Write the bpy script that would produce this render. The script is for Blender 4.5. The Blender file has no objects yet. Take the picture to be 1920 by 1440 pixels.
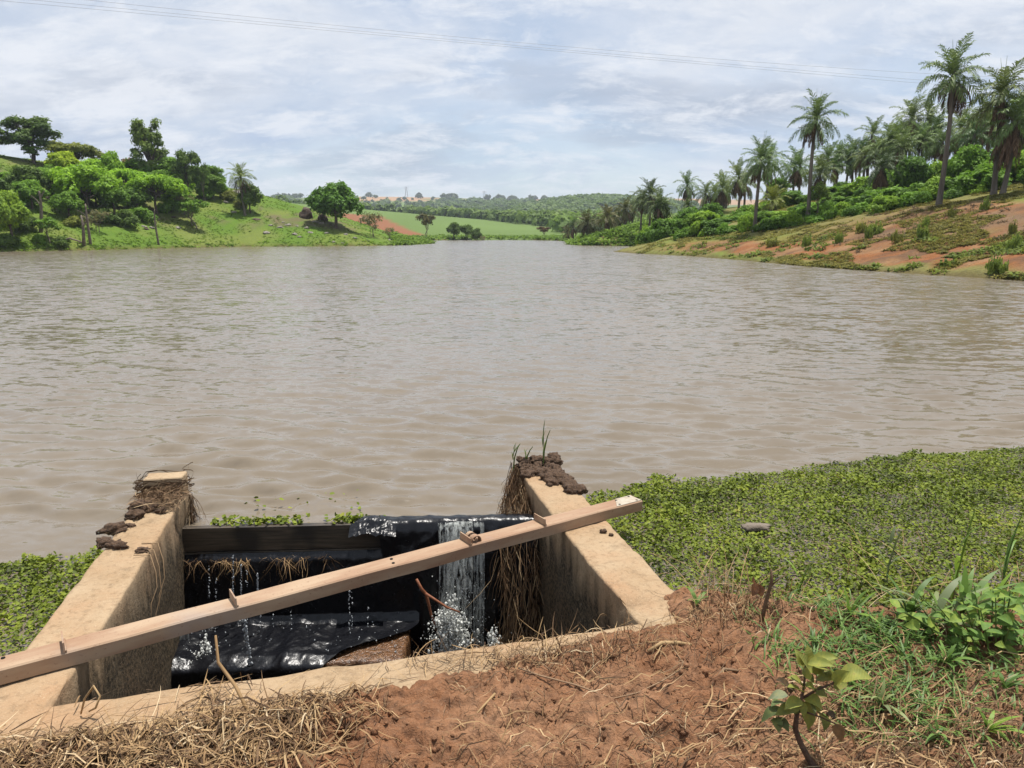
import bpy, bmesh, math, random
import numpy as np
from mathutils import Vector, Matrix, noise as mnoise

random.seed(7)
RNG = np.random.default_rng(7)
R = math.radians
scene = bpy.context.scene
COL = scene.collection

# ------------------------------------------------------------------ camera
F = 1400.0                      # focal length in pixels of the 1920 px wide photograph
HZ = 436.0                      # horizon row
H = 1.83                        # eye above the lake surface (lake is z = 0)
TH = math.atan((720 - HZ) / F)
cam = bpy.data.cameras.new("camera")
cam.sensor_width = 36.0
cam.lens = 36.0 * F / 1920.0
cam.clip_end = 9000
cam.clip_start = 0.05
camo = bpy.data.objects.new("camera", cam)
COL.objects.link(camo)
camo.location = (0, 0, H)
camo.rotation_euler = (math.pi / 2 - TH, 0, 0)
scene.camera = camo

# ------------------------------------------------------------------ light
SUN_EL, SUN_AZ = R(77), R(38)   # azimuth from +Y towards +X
world = bpy.data.worlds.new("World")
scene.world = world
world.use_nodes = True
wn, wl = world.node_tree.nodes, world.node_tree.links
wn.clear()


def wnode(t, **kw):
    n = wn.new(t)
    for k, v in kw.items():
        setattr(n, k, v)
    return n


w_out = wnode('ShaderNodeOutputWorld')
w_bg = wnode('ShaderNodeBackground')
w_bg.inputs['Strength'].default_value = 0.1
sky = wnode('ShaderNodeTexSky', sky_type='NISHITA', sun_disc=False,
            sun_elevation=SUN_EL, sun_rotation=SUN_AZ, altitude=700, air_density=1.0, dust_density=1.2, ozone_density=1.0)
w_co = wnode('ShaderNodeTexCoord')
w_sep = wnode('ShaderNodeSeparateXYZ')
wl.new(w_co.outputs['Generated'], w_sep.inputs[0])
# clouds on a flat sheet overhead: direction / (height + a little)
w_abs = wnode('ShaderNodeMath', operation='ABSOLUTE')
wl.new(w_sep.outputs['Z'], w_abs.inputs[0])
w_add = wnode('ShaderNodeMath', operation='ADD')
w_add.inputs[1].default_value = 0.30
wl.new(w_abs.outputs[0], w_add.inputs[0])
w_dx = wnode('ShaderNodeMath', operation='DIVIDE')
w_dy = wnode('ShaderNodeMath', operation='DIVIDE')
wl.new(w_sep.outputs['X'], w_dx.inputs[0]); wl.new(w_add.outputs[0], w_dx.inputs[1])
wl.new(w_sep.outputs['Y'], w_dy.inputs[0]); wl.new(w_add.outputs[0], w_dy.inputs[1])
w_cmb = wnode('ShaderNodeCombineXYZ')
wl.new(w_dx.outputs[0], w_cmb.inputs[0]); wl.new(w_dy.outputs[0], w_cmb.inputs[1])


def wnoise(scale, detail, rough, off, dist=0.0, sx=1.0):
    m = wnode('ShaderNodeMapping')
    m.inputs['Location'].default_value = off
    m.inputs['Scale'].default_value = (sx, 1.0, 1.0)
    wl.new(w_cmb.outputs[0], m.inputs['Vector'])
    n = wnode('ShaderNodeTexNoise')
    n.inputs['Scale'].default_value = scale
    n.inputs['Detail'].default_value = detail
    n.inputs['Roughness'].default_value = rough
    n.inputs['Distortion'].default_value = dist
    wl.new(m.outputs[0], n.inputs['Vector'])
    return n.outputs['Fac']


def wramp(src, stops):
    r = wnode('ShaderNodeValToRGB')
    el = r.color_ramp.elements
    while len(el) < len(stops):
        el.new(0.5)
    for e, (p, c) in zip(el, stops):
        e.position = p
        e.color = (c, c, c, 1) if not isinstance(c, tuple) else c + (1,)
    wl.new(src, r.inputs[0])
    return r.outputs[0]


def wmix(fac, a, b):
    m = wnode('ShaderNodeMix', data_type='RGBA')
    for s, i in ((fac, 0), (a, 6), (b, 7)):
        if isinstance(s, (tuple, float)):
            m.inputs[i].default_value = s if isinstance(s, float) else s + (1,)
        else:
            wl.new(s, m.inputs[i])
    return m.outputs[2]


tone = wramp(wnoise(1.5, 15, 0.66, (1.4, 6.6, 2), 0.25, 0.75), [(0.32, (3.2, 4.15, 5.8)), (0.44, (4.3, 4.95, 6.0)), (0.54, (5.4, 5.8, 6.5)), (0.68, (6.3, 6.5, 6.9))])
thin = wramp(wnoise(0.8, 8, 0.55, (3.1, 1.7, 0), 0.3, 0.8), [(0.36, 0.40), (0.54, 1.0)])
greys = wramp(wnoise(1.9, 15, 0.58, (9.3, 5.2, 5), 0.2, 0.6), [(0.52, 0.0), (0.58, 0.35), (0.70, 0.75)])
edges = wramp(wnoise(6.5, 15, 0.70, (2.2, 8.4, 3), 0.3, 0.62), [(0.47, 0.0), (0.62, 0.75)])
wisps = wramp(wnoise(3.4, 15, 0.70, (6.1, 0.4, 7), 0.4, 0.6), [(0.52, 0.0), (0.64, 0.40)])
c0 = wmix(thin, sky.outputs[0], tone)
c1 = wmix(greys, c0, (3.0, 3.5, 4.4))
c1 = wmix(wisps, c1, (3.6, 4.3, 5.5))
c2 = wmix(edges, c1, (6.6, 6.8, 7.2))
wl.new(c2, w_bg.inputs['Color'])
wl.new(w_bg.outputs[0], w_out.inputs['Surface'])

sl = bpy.data.lights.new("sun", 'SUN')
sl.energy = 4.9
sl.angle = R(0.53)
sl.color = (1.0, 0.955, 0.89)
so = bpy.data.objects.new("sun", sl)
COL.objects.link(so)
sdir = Vector((math.cos(SUN_EL) * math.sin(SUN_AZ), math.cos(SUN_EL) * math.cos(SUN_AZ), math.sin(SUN_EL)))
so.rotation_euler = sdir.to_track_quat('Z', 'Y').to_euler()
so.location = (20, 20, 60)

scene.view_settings.view_transform = 'Standard'
scene.view_settings.look = 'None'
scene.view_settings.exposure = 0.42
scene.view_settings.gamma = 1.0
scene.cycles.max_bounces = 5
scene.cycles.diffuse_bounces = 3
scene.cycles.glossy_bounces = 3
scene.cycles.transmission_bounces = 4
scene.cycles.transparent_max_bounces = 12
scene.cycles.caustics_reflective = False
scene.cycles.caustics_refractive = False


# ------------------------------------------------------------------ helpers: projection, noise
def ray(u, v):
    a = (v - 720) / F
    return ((u - 960) / F, math.cos(TH) - a * math.sin(TH), -(math.sin(TH) + a * math.cos(TH)))


def on_z(u, v, z=0.0):
    d = ray(u, v)
    t = (z - H) / d[2]
    return np.array([d[0] * t, d[1] * t, z])


def at_y(u, v, Y):
    d = ray(u, v)
    t = Y / d[1]
    return np.array([d[0] * t, Y, H + d[2] * t])


def x_at(u, Y, z=0.0):
    zc = Y * math.cos(TH) - (z - H) * math.sin(TH)
    return (u - 960) / F * zc


def _h(ix, iy, seed):
    n = (ix.astype(np.int64) * 374761393 + iy.astype(np.int64) * 668265263 + seed * 974711) & 0x7fffffff
    n = ((n ^ (n >> 13)) * 1274126177) & 0x7fffffff
    return ((n ^ (n >> 16)) & 0xffff) / 65535.0


def vnoise(x, y, seed=0):
    x = np.asarray(x, float); y = np.asarray(y, float)
    ix, iy = np.floor(x), np.floor(y)
    fx, fy = x - ix, y - iy
    fx = fx * fx * (3 - 2 * fx); fy = fy * fy * (3 - 2 * fy)
    a = _h(ix, iy, seed); b = _h(ix + 1, iy, seed); c = _h(ix, iy + 1, seed); d = _h(ix + 1, iy + 1, seed)
    return (a * (1 - fx) + b * fx) * (1 - fy) + (c * (1 - fx) + d * fx) * fy


def fbm(x, y, octv=4, seed=0, gain=0.5):
    s, a, t = 0, 1.0, 0
    x = np.asarray(x, float); y = np.asarray(y, float)
    for i in range(octv):
        s = s + a * vnoise(x, y, seed + i * 17)
        t += a
        a *= gain
        x, y = x * 2.03 + 5.1, y * 2.03 + 3.7
    return s / t


def sstep(a, b, x):
    t = np.clip((np.asarray(x, float) - a) / (b - a), 0, 1)
    return t * t * (3 - 2 * t)


# ------------------------------------------------------------------ helpers: materials
class NT:
    def __init__(self, name):
        self.m = bpy.data.materials.new(name)
        self.m.use_nodes = True
        self.n, self.l = self.m.node_tree.nodes, self.m.node_tree.links
        self.n.clear()
        self.out = self.n.new('ShaderNodeOutputMaterial')

    def node(self, t, ins=None, **kw):
        nd = self.n.new(t)
        for k, v in kw.items():
            setattr(nd, k, v)
        for k, v in (ins or {}).items():
            self.set(nd.inputs[k], v)
        return nd

    def set(self, sock, v):
        if hasattr(v, 'is_output') or isinstance(v, bpy.types.NodeSocket):
            self.l.new(v, sock)
        elif isinstance(v, tuple) and len(v) == 3 and sock.type == 'RGBA':
            sock.default_value = v + (1,)
        else:
            sock.default_value = v

    def pos(self):
        return self.node('ShaderNodeNewGeometry').outputs['Position']

    def mapped(self, vec, scale=(1, 1, 1), loc=(0, 0, 0), rot=(0, 0, 0)):
        return self.node('ShaderNodeMapping', {'Vector': vec, 'Scale': scale, 'Location': loc, 'Rotation': rot}).outputs[0]

    def noise(self, vec, scale, detail=4, rough=0.55, dist=0.0):
        return self.node('ShaderNodeTexNoise', {'Vector': vec, 'Scale': scale, 'Detail': detail, 'Roughness': rough,
                                               'Distortion': dist}).outputs['Fac']

    def ramp(self, src, stops):
        r = self.node('ShaderNodeValToRGB', {0: src})
        el = r.color_ramp.elements
        while len(el) < len(stops):
            el.new(0.5)
        for e, (p, c) in zip(el, stops):
            e.position = p
            e.color = (c, c, c, 1) if not isinstance(c, tuple) else c + (1,)
        return r.outputs[0]

    def mix(self, fac, a, b, blend='MIX'):
        m = self.node('ShaderNodeMix', data_type='RGBA', blend_type=blend)
        self.set(m.inputs[0], fac); self.set(m.inputs[6], a); self.set(m.inputs[7], b)
        return m.outputs[2]

    def math(self, op, a, b=0.5, clamp=False):
        m = self.node('ShaderNodeMath', operation=op, use_clamp=clamp)
        self.set(m.inputs[0], a); self.set(m.inputs[1], b)
        return m.outputs[0]

    def attr(self, name, typ='GEOMETRY'):
        return self.node('ShaderNodeAttribute', attribute_name=name, attribute_type=typ)

    def bump(self, h, strength=0.5, dist=0.01, normal=None):
        b = self.node('ShaderNodeBump', {'Height': h, 'Strength': strength, 'Distance': dist})
        if normal is not None:
            self.l.new(normal, b.inputs['Normal'])
        return b.outputs[0]

    def principled(self, **ins):
        p = self.node('ShaderNodeBsdfPrincipled')
        for k, v in ins.items():
            self.set(p.inputs[k.replace('_', ' ')], v)
        return p

    def done(self, shader):
        self.l.new(shader, self.out.inputs['Surface'])
        return self.m


def simple_mat(name, c1, c2, scale=8, rough=0.85, bump=0.4, bdist=0.01, stops=(0.35, 0.65), detail=6, spec=0.3, coords='obj'):
    t = NT(name)
    v = t.node('ShaderNodeTexCoord').outputs['Object'] if coords == 'obj' else t.pos()
    n = t.noise(v, scale, detail, 0.62)
    c = t.mix(t.ramp(n, [(stops[0], 0.0), (stops[1], 1.0)]), c1, c2)
    nb = t.noise(v, scale * 4, 5, 0.6)
    p = t.principled(Base_Color=c, Roughness=rough, Normal=t.bump(nb, bump, bdist))
    p.inputs['Specular IOR Level'].default_value = spec
    return t.done(p.outputs[0])


def leaf_mat(name, base=(1, 1, 1), use_obj=True, var=0.55, trans=0.3, rough=0.55, spec=0.3, warm=(1.25, 1.1, 0.6)):
    """foliage: object colour x per-leaf variation, light coming through the blades"""
    t = NT(name)
    c = t.node('ShaderNodeObjectInfo').outputs['Color'] if use_obj else None
    col = t.mix(1.0, c, base, 'MULTIPLY') if c is not None else base
    a = t.attr('rnd').outputs['Fac']
    dark = t.mix(1.0, col, (1 - var, 1 - var, 1 - var), 'MULTIPLY')
    lite = t.mix(1.0, col, warm, 'MULTIPLY')
    cc = t.mix(a, dark, lite)
    p = t.principled(Base_Color=cc, Roughness=rough)
    p.inputs['Specular IOR Level'].default_value = spec
    tr = t.node('ShaderNodeBsdfTranslucent', {'Color': cc})
    m = t.node('ShaderNodeMixShader', {0: trans, 1: p.outputs[0], 2: tr.outputs[0]})
    return t.done(m.outputs[0])


def strand_mat(name, stops, rough=0.7, trans=0.0):
    t = NT(name)
    c = t.ramp(t.attr('rnd').outputs['Fac'], stops)
    p = t.principled(Base_Color=c, Roughness=rough)
    p.inputs['Specular IOR Level'].default_value = 0.25
    if trans:
        tr = t.node('ShaderNodeBsdfTranslucent', {'Color': c})
        return t.done(t.node('ShaderNodeMixShader', {0: trans, 1: p.outputs[0], 2: tr.outputs[0]}).outputs[0])
    return t.done(p.outputs[0])


# ------------------------------------------------------------------ helpers: meshes and objects
def make_mesh(name, V, Fc, mat=None, smooth=False, rnd=None, col=None):
    me = bpy.data.meshes.new(name)
    V = np.asarray(V, dtype=np.float32)
    if isinstance(Fc, np.ndarray):
        n, k = Fc.shape
        me.vertices.add(len(V)); me.vertices.foreach_set('co', V.ravel())
        me.loops.add(n * k); me.loops.foreach_set('vertex_index', Fc.astype(np.int32).ravel())
        me.polygons.add(n)
        me.polygons.foreach_set('loop_start', np.arange(0, n * k, k, dtype=np.int32))
        try:
            me.polygons.foreach_set('loop_total', np.full(n, k, dtype=np.int32))
        except Exception:
            pass
        me.update(calc_edges=True)
    else:
        me.from_pydata(V.tolist(), [], Fc)
    if smooth:
        me.polygons.foreach_set('use_smooth', np.ones(len(me.polygons), dtype=bool))
    if rnd is not None:
        a = me.attributes.new('rnd', 'FLOAT', 'POINT')
        a.data.foreach_set('value', np.asarray(rnd, dtype=np.float32))
    if col is not None:
        a = me.attributes.new('Col', 'FLOAT_COLOR', 'POINT')
        c4 = np.ones((len(V), 4), dtype=np.float32); c4[:, :3] = col
        a.data.foreach_set('color', c4.ravel())
    if mat:
        me.materials.append(mat)
    me.update()
    return me


def link(name, data, parent=None, loc=None, rot=None, scale=None):
    o = bpy.data.objects.new(name, data)
    COL.objects.link(o)
    if parent is not None:
        o.parent = parent
    if loc is not None:
        o.location = loc
    if rot is not None:
        o.rotation_euler = rot
    if scale is not None:
        o.scale = scale
    return o


def tag(o, label=None, cat=None, group=None, kind=None):
    for k, v in (('label', label), ('category', cat), ('group', group), ('kind', kind)):
        if v:
            o[k] = v
    return o


def empty(name, loc=(0, 0, 0), rz=0.0, scale=(1, 1, 1)):
    o = link(name, None, None, loc, (0, 0, rz), scale)
    o.empty_display_size = 0.2
    return o


def grid_faces(nr, nc, off=0):
    i, j = np.meshgrid(np.arange(nr - 1), np.arange(nc - 1), indexing='ij')
    a = (i * nc + j).ravel()
    return np.stack([a, a + 1, a + nc + 1, a + nc], 1) + off


class MB:
    """collects shapes that make up ONE mesh"""
    def __init__(self):
        self.v, self.f, self.r, self.n = [], [], [], 0

    def add(self, V, Fc, rnd=0.5):
        V = np.asarray(V, float)
        self.v.append(V)
        self.f += [[int(i) + self.n for i in q] for q in Fc]
        self.r.append(np.full(len(V), rnd) if np.isscalar(rnd) else rnd)
        self.n += len(V)

    def tube(self, pts, rad, k=6, rnd=0.5, cap=True):
        pts = np.asarray(pts, float); n = len(pts)
        rad = np.full(n, rad) if np.isscalar(rad) else np.asarray(rad, float)
        tan = np.gradient(pts, axis=0)
        tan /= np.linalg.norm(tan, axis=1)[:, None] + 1e-9
        ref = np.array([0.31, 0.17, 0.93]) if abs(tan[0][2]) < 0.8 else np.array([1.0, 0.1, 0.0])
        V = []
        ang = np.arange(k) * 2 * math.pi / k
        for i in range(n):
            a = np.cross(tan[i], ref); a /= np.linalg.norm(a) + 1e-9
            b = np.cross(tan[i], a)
            V.append(pts[i] + rad[i] * (np.cos(ang)[:, None] * a + np.sin(ang)[:, None] * b))
        V = np.concatenate(V)
        fs = []
        for i in range(n - 1):
            for j in range(k):
                fs.append([i * k + j, i * k + (j + 1) % k, (i + 1) * k + (j + 1) % k, (i + 1) * k + j])
        if cap:
            fs.append(list(range(k))[::-1]); fs.append([(n - 1) * k + j for j in range(k)])
        self.add(V, fs, rnd)

    def box(self, c, ax, ay, az, rnd=0.5):
        c, ax, ay, az = (np.asarray(q, float) for q in (c, ax, ay, az))
        V = [c + sx * ax + sy * ay + sz * az for sz in (-1, 1) for sy in (-1, 1) for sx in (-1, 1)]
        self.add(V, [[0, 2, 3, 1], [4, 5, 7, 6], [0, 1, 5, 4], [2, 6, 7, 3], [0, 4, 6, 2], [1, 3, 7, 5]], rnd)

    def mesh(self, name, mat, smooth=False):
        return make_mesh(name, np.concatenate(self.v), self.f, mat, smooth, np.concatenate(self.r))

    def build(self, name, mat, parent=None, smooth=False):
        return link(name, self.mesh(name, mat, smooth), parent)


def scatter(T, Fc, P, Rm, S, rnd):
    """many copies of a small template as ONE array mesh (V, F, rnd); Rm (n,3,3)"""
    n, k = len(P), len(T)
    S = np.asarray(S, float)
    S = S[:, None] * np.ones((1, 3)) if S.ndim == 1 else S
    V = np.einsum('nij,nkj->nki', Rm, T[None] * S[:, None, :]) + P[:, None, :]
    Fa = (np.asarray(Fc)[None] + (np.arange(n) * k)[:, None, None]).reshape(-1, len(Fc[0]))
    return V.reshape(-1, 3), Fa, np.repeat(rnd, k)


def frames(nrm, spin):
    """rotation matrices with z = nrm, turned by spin"""
    z = nrm / (np.linalg.norm(nrm, axis=1)[:, None] + 1e-9)
    ref = np.where(np.abs(z[:, 2:3]) < 0.95, np.array([[0, 0, 1.0]]), np.array([[1.0, 0, 0]]))
    x = np.cross(ref, z); x /= np.linalg.norm(x, axis=1)[:, None] + 1e-9
    y = np.cross(z, x)
    c, s = np.cos(spin)[:, None], np.sin(spin)[:, None]
    return np.stack([x * c + y * s, -x * s + y * c, z], 2)


def rotz(a):
    c, s = np.cos(a), np.sin(a); o = np.zeros_like(a)
    return np.stack([np.stack([c, -s, o], 1), np.stack([s, c, o], 1), np.stack([o, o, o + 1], 1)], 1)


def ribbons(P, side, w, rnd):
    """P (n,k,3) centre lines, side (n,3) or (n,k,3), w (n,k) half widths -> V, F, rnd"""
    n, k, _ = P.shape
    if side.ndim == 2:
        side = np.repeat(side[:, None, :], k, 1)
    V = np.stack([P - side * w[..., None], P + side * w[..., None]], 2).reshape(n, k * 2, 3)
    q = np.array([[2 * i, 2 * i + 1, 2 * i + 3, 2 * i + 2] for i in range(k - 1)])
    Fa = (q[None] + (np.arange(n) * 2 * k)[:, None, None]).reshape(-1, 4)
    return V.reshape(-1, 3), Fa, np.repeat(rnd, 2 * k)


def join_arrays(parts):
    V, Fc, r, o = [], [], [], 0
    for v, f, q in parts:
        V.append(v); Fc.append(f + o); r.append(q); o += len(v)
    return np.concatenate(V), np.concatenate(Fc), np.concatenate(r)


ORD = ['first', 'second', 'third', 'fourth', 'fifth', 'sixth', 'seventh', 'eighth', 'ninth', 'tenth', 'eleventh', 'twelfth',
       'thirteenth', 'fourteenth', 'fifteenth', 'sixteenth', 'seventeenth', 'eighteenth', 'nineteenth', 'twentieth',
       'twenty-first', 'twenty-second', 'twenty-third', 'twenty-fourth', 'twenty-fifth', 'twenty-sixth', 'twenty-seventh',
       'twenty-eighth', 'twenty-ninth', 'thirtieth', 'thirty-first', 'thirty-second', 'thirty-third', 'thirty-fourth',
       'thirty-fifth', 'thirty-sixth', 'thirty-seventh', 'thirty-eighth', 'thirty-ninth', 'fortieth']

# ------------------------------------------------------------------ the spillway's plan (all from z_w = wall top)
ZW = 0.18
A0 = np.array([-1.64, 2.39]); A1 = np.array([-2.10, 4.56])        # left wall, inner edge
B0 = np.array([0.545, 2.95]); BM = np.array([0.30, 3.93]); B1 = np.array([0.03, 5.14])   # right wall, inner edge
WT = 0.25
PL0 = np.array([-2.09, 4.43]); PL1 = np.array([0.165, 4.57])      # stop log line
plv = PL1 - PL0; PLEN = np.linalg.norm(plv); pe = plv / PLEN; pf = np.array([pe[1], -pe[0]])   # across, towards camera


def on_log(s, q):
    """point on the stop log line: s in 0..1 across, q metres towards the camera"""
    return PL0 + pe * (s * PLEN) + pf * q


# ------------------------------------------------------------------ terrain height
shore_px = [(-900, 496), (-420, 481), (-150, 475), (0, 472), (120, 470), (250, 467), (350, 464.5), (450, 462.5), (600, 462), (700, 461),
            (765, 459.5), (812, 456.5), (790, 454.8), (745, 454.5), (742, 452.6), (800, 451), (860, 450.2), (960, 450.0), (1040, 451), (1066, 452.5), (1062, 454),
            (1100, 455.5), (1064, 458.0), (1085, 460), (1180, 461), (1205, 462.5), (1190, 466), (1148, 472), (1200, 476), (1290, 480), (1400, 489), (1500, 499),
            (1600, 506), (1700, 512.5), (1800, 519), (1920, 527), (2150, 547), (2500, 590)]
lake = [on_z(u, v)[:2] for u, v in shore_px] + [np.array(p) for p in ((15, 9), (12, 2.2), (2.4, 2.6), (-6, 1.6), (-30, 6), (-62, 30))]
lake = np.array(lake)


def lake_sd(x, y):
    """distance to the shoreline, positive on land"""
    x = np.asarray(x, float); y = np.asarray(y, float)
    best = np.full(x.shape, 1e9); inside = np.zeros(x.shape, bool)
    n = len(lake)
    for i in range(n):
        ax, ay = lake[i]; bx, by = lake[(i + 1) % n]
        vx, vy = bx - ax, by - ay
        t = np.clip(((x - ax) * vx + (y - ay) * vy) / (vx * vx + vy * vy), 0, 1)
        best = np.minimum(best, np.hypot(x - ax - t * vx, y - ay - t * vy))
        c = ((ay > y) != (by > y))
        with np.errstate(divide='ignore', invalid='ignore'):
            xi = (bx - ax) * (y - ay) / (by - ay + 1e-12) + ax
        inside ^= c & (x < xi)
    return np.where(inside, -best, best)


RX = [-140, -85, -70, -58, -44, -34, -27, -20, -15.5, -12]
RZ = [14, 13.0, 12.0, 10.6, 8.4, 5.8, 4.4, 3.2, 1.2, 0.0]
FY = [0, 140, 185, 230, 300, 400, 550, 700, 900, 1300, 1700, 2300, 3200]
FZ = [0, 0.0, 0.25, 0.9, 3.0, 7.2, 9.5, 13, 22, 47, 72, 78, 78]


def terrain(x, y, sd=None):
    x = np.asarray(x, float); y = np.asarray(y, float)
    d = lake_sd(x, y) if sd is None else sd
    dp = np.maximum(d, 0)
    lw = 33 - 15 * sstep(-60, -20, x)
    t = np.clip(dp / lw, 0, 1)
    hl = np.interp(x, RX, RZ) * (1 - (1 - t) ** 1.5) * (1 - sstep(132, 178, y)) * (1 - sstep(-8, 4, x))
    hr = np.where(dp < 19, 0.255 * dp, 4.85 + 0.15 * (dp - 19))
    hr = np.minimum(hr, 19) * sstep(2, 9, x) * (1 - sstep(120, 190, y) * 0.8) * (1 - sstep(190, 330, y))
    hf = np.interp(y, FY, FZ)
    hf = hf + 0.085 * np.maximum(-x - 4, 0) * sstep(205, 330, y) * (1 - sstep(400, 620, y))
    hf = hf * (1 + 0.10 * (fbm(x / 260, y / 260, 3, 5) - 0.5) * sstep(250, 900, y))
    # wooded hill in the middle distance, right of centre
    hf = hf + 9 * np.exp(-((x - 85) / 70) ** 2 - ((y - 920) / 230) ** 2) + 9 * np.exp(-((x - 175) / 90) ** 2 - ((y - 980) / 240) ** 2)
    hf = hf + 8 * np.exp(-((x + 330) / 220) ** 2 - ((y - 1500) / 300) ** 2) + 7 * (fbm(x / 420, y / 900, 3, 9) - 0.5) * sstep(900, 1500, y)
    h = np.maximum(np.maximum(hl, hr), hf) + np.minimum(dp * 0.10, 0.22)
    rough = np.minimum(dp / 3.0, 1.0) * (1 - sstep(180, 300, y))
    h = h + rough * (0.55 * (fbm(x / 7, y / 7, 4, 3) - 0.5) + 0.9 * (fbm(x / 19, y / 19, 3, 8) - 0.5))
    h = h + np.minimum(dp / 1.0, 1.0) * (0.20 * (fbm(x / 1.1, y / 1.1, 3, 31) - 0.45) - 0.30 * np.maximum(0, 1 - np.abs(2 * fbm(x / 3.2, y / 1.5, 3, 37) - 1) - 0.72) * (x > 4)) * (1 - sstep(60, 120, y))
    return np.where(d < 0, np.maximum(d * 0.35, -0.8) - 0.02, h)


def terr1(x, y):
    return float(terrain(np.array([x]), np.array([y]))[0])


# ------------------------------------------------------------------ land: two hillsides and the country behind the lake
def land_colour(x, y, d, z):
    n1 = fbm(x / 5, y / 5, 4, 41); n2 = fbm(x / 1.6, y / 1.6, 3, 43); n3 = fbm(x / 14, y / 14, 3, 47)
    grass = np.array([0.085, 0.150, 0.022]); grass2 = np.array([0.130, 0.165, 0.040]); olive = np.array([0.155, 0.150, 0.055])
    red = np.array([0.200, 0.086, 0.038]); red2 = np.array([0.185, 0.105, 0.056]); grey = np.array([0.125, 0.096, 0.068])
    c = grass[None] + (grass2 - grass)[None] * sstep(0.35, 0.65, n1)[:, None]
    left = (x < 0) & (y < 180)
    m = sstep(0.56, 0.68, n3 * 0.55 + n2 * 0.45) * left * sstep(3, 9, d) * 0.75
    c = c + (grey - c) * m[:, None]
    # right bank: red earth low down, dead grey stubble, olive grass, a bare track higher up
    right = (x > 4) & (y < 120)
    near = 1 - sstep(46, 60, y)
    strip = sstep(0.6, 1.4, d + n2 * 1.2 - 0.6) * (1 - sstep(3.4, 5.0, d + (n1 - 0.5) * 3)) * (1 - sstep(60, 72, y))
    body = sstep(0.8, 2.5, d + (n2 - 0.5) * 3) * (1 - sstep(13.5, 15.5, d + (n1 - 0.5) * 2.5)) * near
    body = body * sstep(0.22, 0.50, n1 * 0.5 + n2 * 0.5 + 0.05 + 0.12 * sstep(7, 12, d))
    mm = np.maximum(strip, body) * right
    rc = red[None] + (red2 - red)[None] * sstep(0.4, 0.65, n2)[:, None]
    n5 = fbm(x / 2.6 + 9, y / 0.9, 4, 53)
    rc = rc + (np.array([0.105, 0.062, 0.040]) - rc) * (0.8 * sstep(0.52, 0.66, n5))[:, None]
    rc = rc + (np.array([0.245, 0.150, 0.085]) - rc) * (0.7 * sstep(0.54, 0.70, fbm(x / 1.4, y / 0.8, 3, 57)))[:, None]
    gz = sstep(0.52, 0.62, n3) * sstep(5, 7, d) * (1 - sstep(10, 12, d)) * 0.6
    rc = rc + (grey - rc) * gz[:, None]
    cr = olive[None] + (grass2 - olive)[None] * sstep(0.4, 0.65, n1)[:, None]
    c = np.where(right[:, None], cr + (rc - cr) * mm[:, None], c)
    # wet, brown rim at the water
    rim = (1 - sstep(0.15, 0.7, d + (n2 - 0.5) * 0.5)) * (y < 200)
    c = c + (np.array([0.085, 0.065, 0.03]) - c) * (rim * 0.8)[:, None]
    return c


def far_colour(x, y):
    n1 = fbm(x / 40, y / 60, 4, 61); n2 = fbm(x / 130, y / 260, 3, 67)
    px = 960 + x / y * F
    c = np.array([0.105, 0.160, 0.048])[None] * np.ones((len(x), 1))
    c = c * (0.85 + 0.3 * n1)[:, None]
    def put(mask, col):
        nonlocal c
        c = c + (np.array(col) - c) * np.clip(mask, 0, 1)[:, None]
    # ploughed red field on the left behind the spit
    fx = x + (y - 240) * 0.12
    put(sstep(205, 215, y) * (1 - sstep(318, 330, y + (n1 - .5) * 12)) * (1 - sstep(-24, -22, x + (y - 215) * 0.30 + (n1 - .5) * 2)), [0.195, 0.088, 0.047])
    put(sstep(430, 470, y) * (1 - sstep(860, 900, y)), [0.05, 0.085, 0.028])
    put(sstep(700, 760, y) * sstep(0.45, 0.6, n2), [0.10, 0.14, 0.05])
    rid = sstep(1330, 1380, y + 60 * n1) * (1 - sstep(1900, 2000, y)) * sstep(640, 700, px)
    put(rid * sstep(0.34, 0.42, n2 + 0.12), [0.30, 0.19, 0.11])
    put(rid * (1 - sstep(0.36, 0.42, n2)), [0.14, 0.15, 0.06])
    return c


def fan(ys, t0, t1, nc):
    tt = np.linspace(t0, t1, nc)
    Y, T = np.meshgrid(ys, tt, indexing='ij')
    return Y * T, Y


t = NT('hill_ground')
pos = t.pos()
colr = t.attr('Col').outputs['Color']
n_a = t.noise(pos, 1.3, 6, 0.65)
n_b = t.noise(pos, 7.0, 4, 0.6)
cc = t.mix(t.ramp(n_a, [(0.35, 0.0), (0.7, 0.55)]), colr, t.mix(1.0, colr, (1.35, 1.25, 0.9), 'MULTIPLY'))
cc = t.mix(t.ramp(n_b, [(0.45, 0.0), (0.75, 0.5)]), cc, t.mix(1.0, cc, (0.5, 0.5, 0.5), 'MULTIPLY'))
p = t.principled(Base_Color=cc, Roughness=0.95, Normal=t.bump(n_b, 0.8, 0.12))
p.inputs['Specular IOR Level'].default_value = 0.1
M_LAND = t.done(p.outputs[0])

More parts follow.
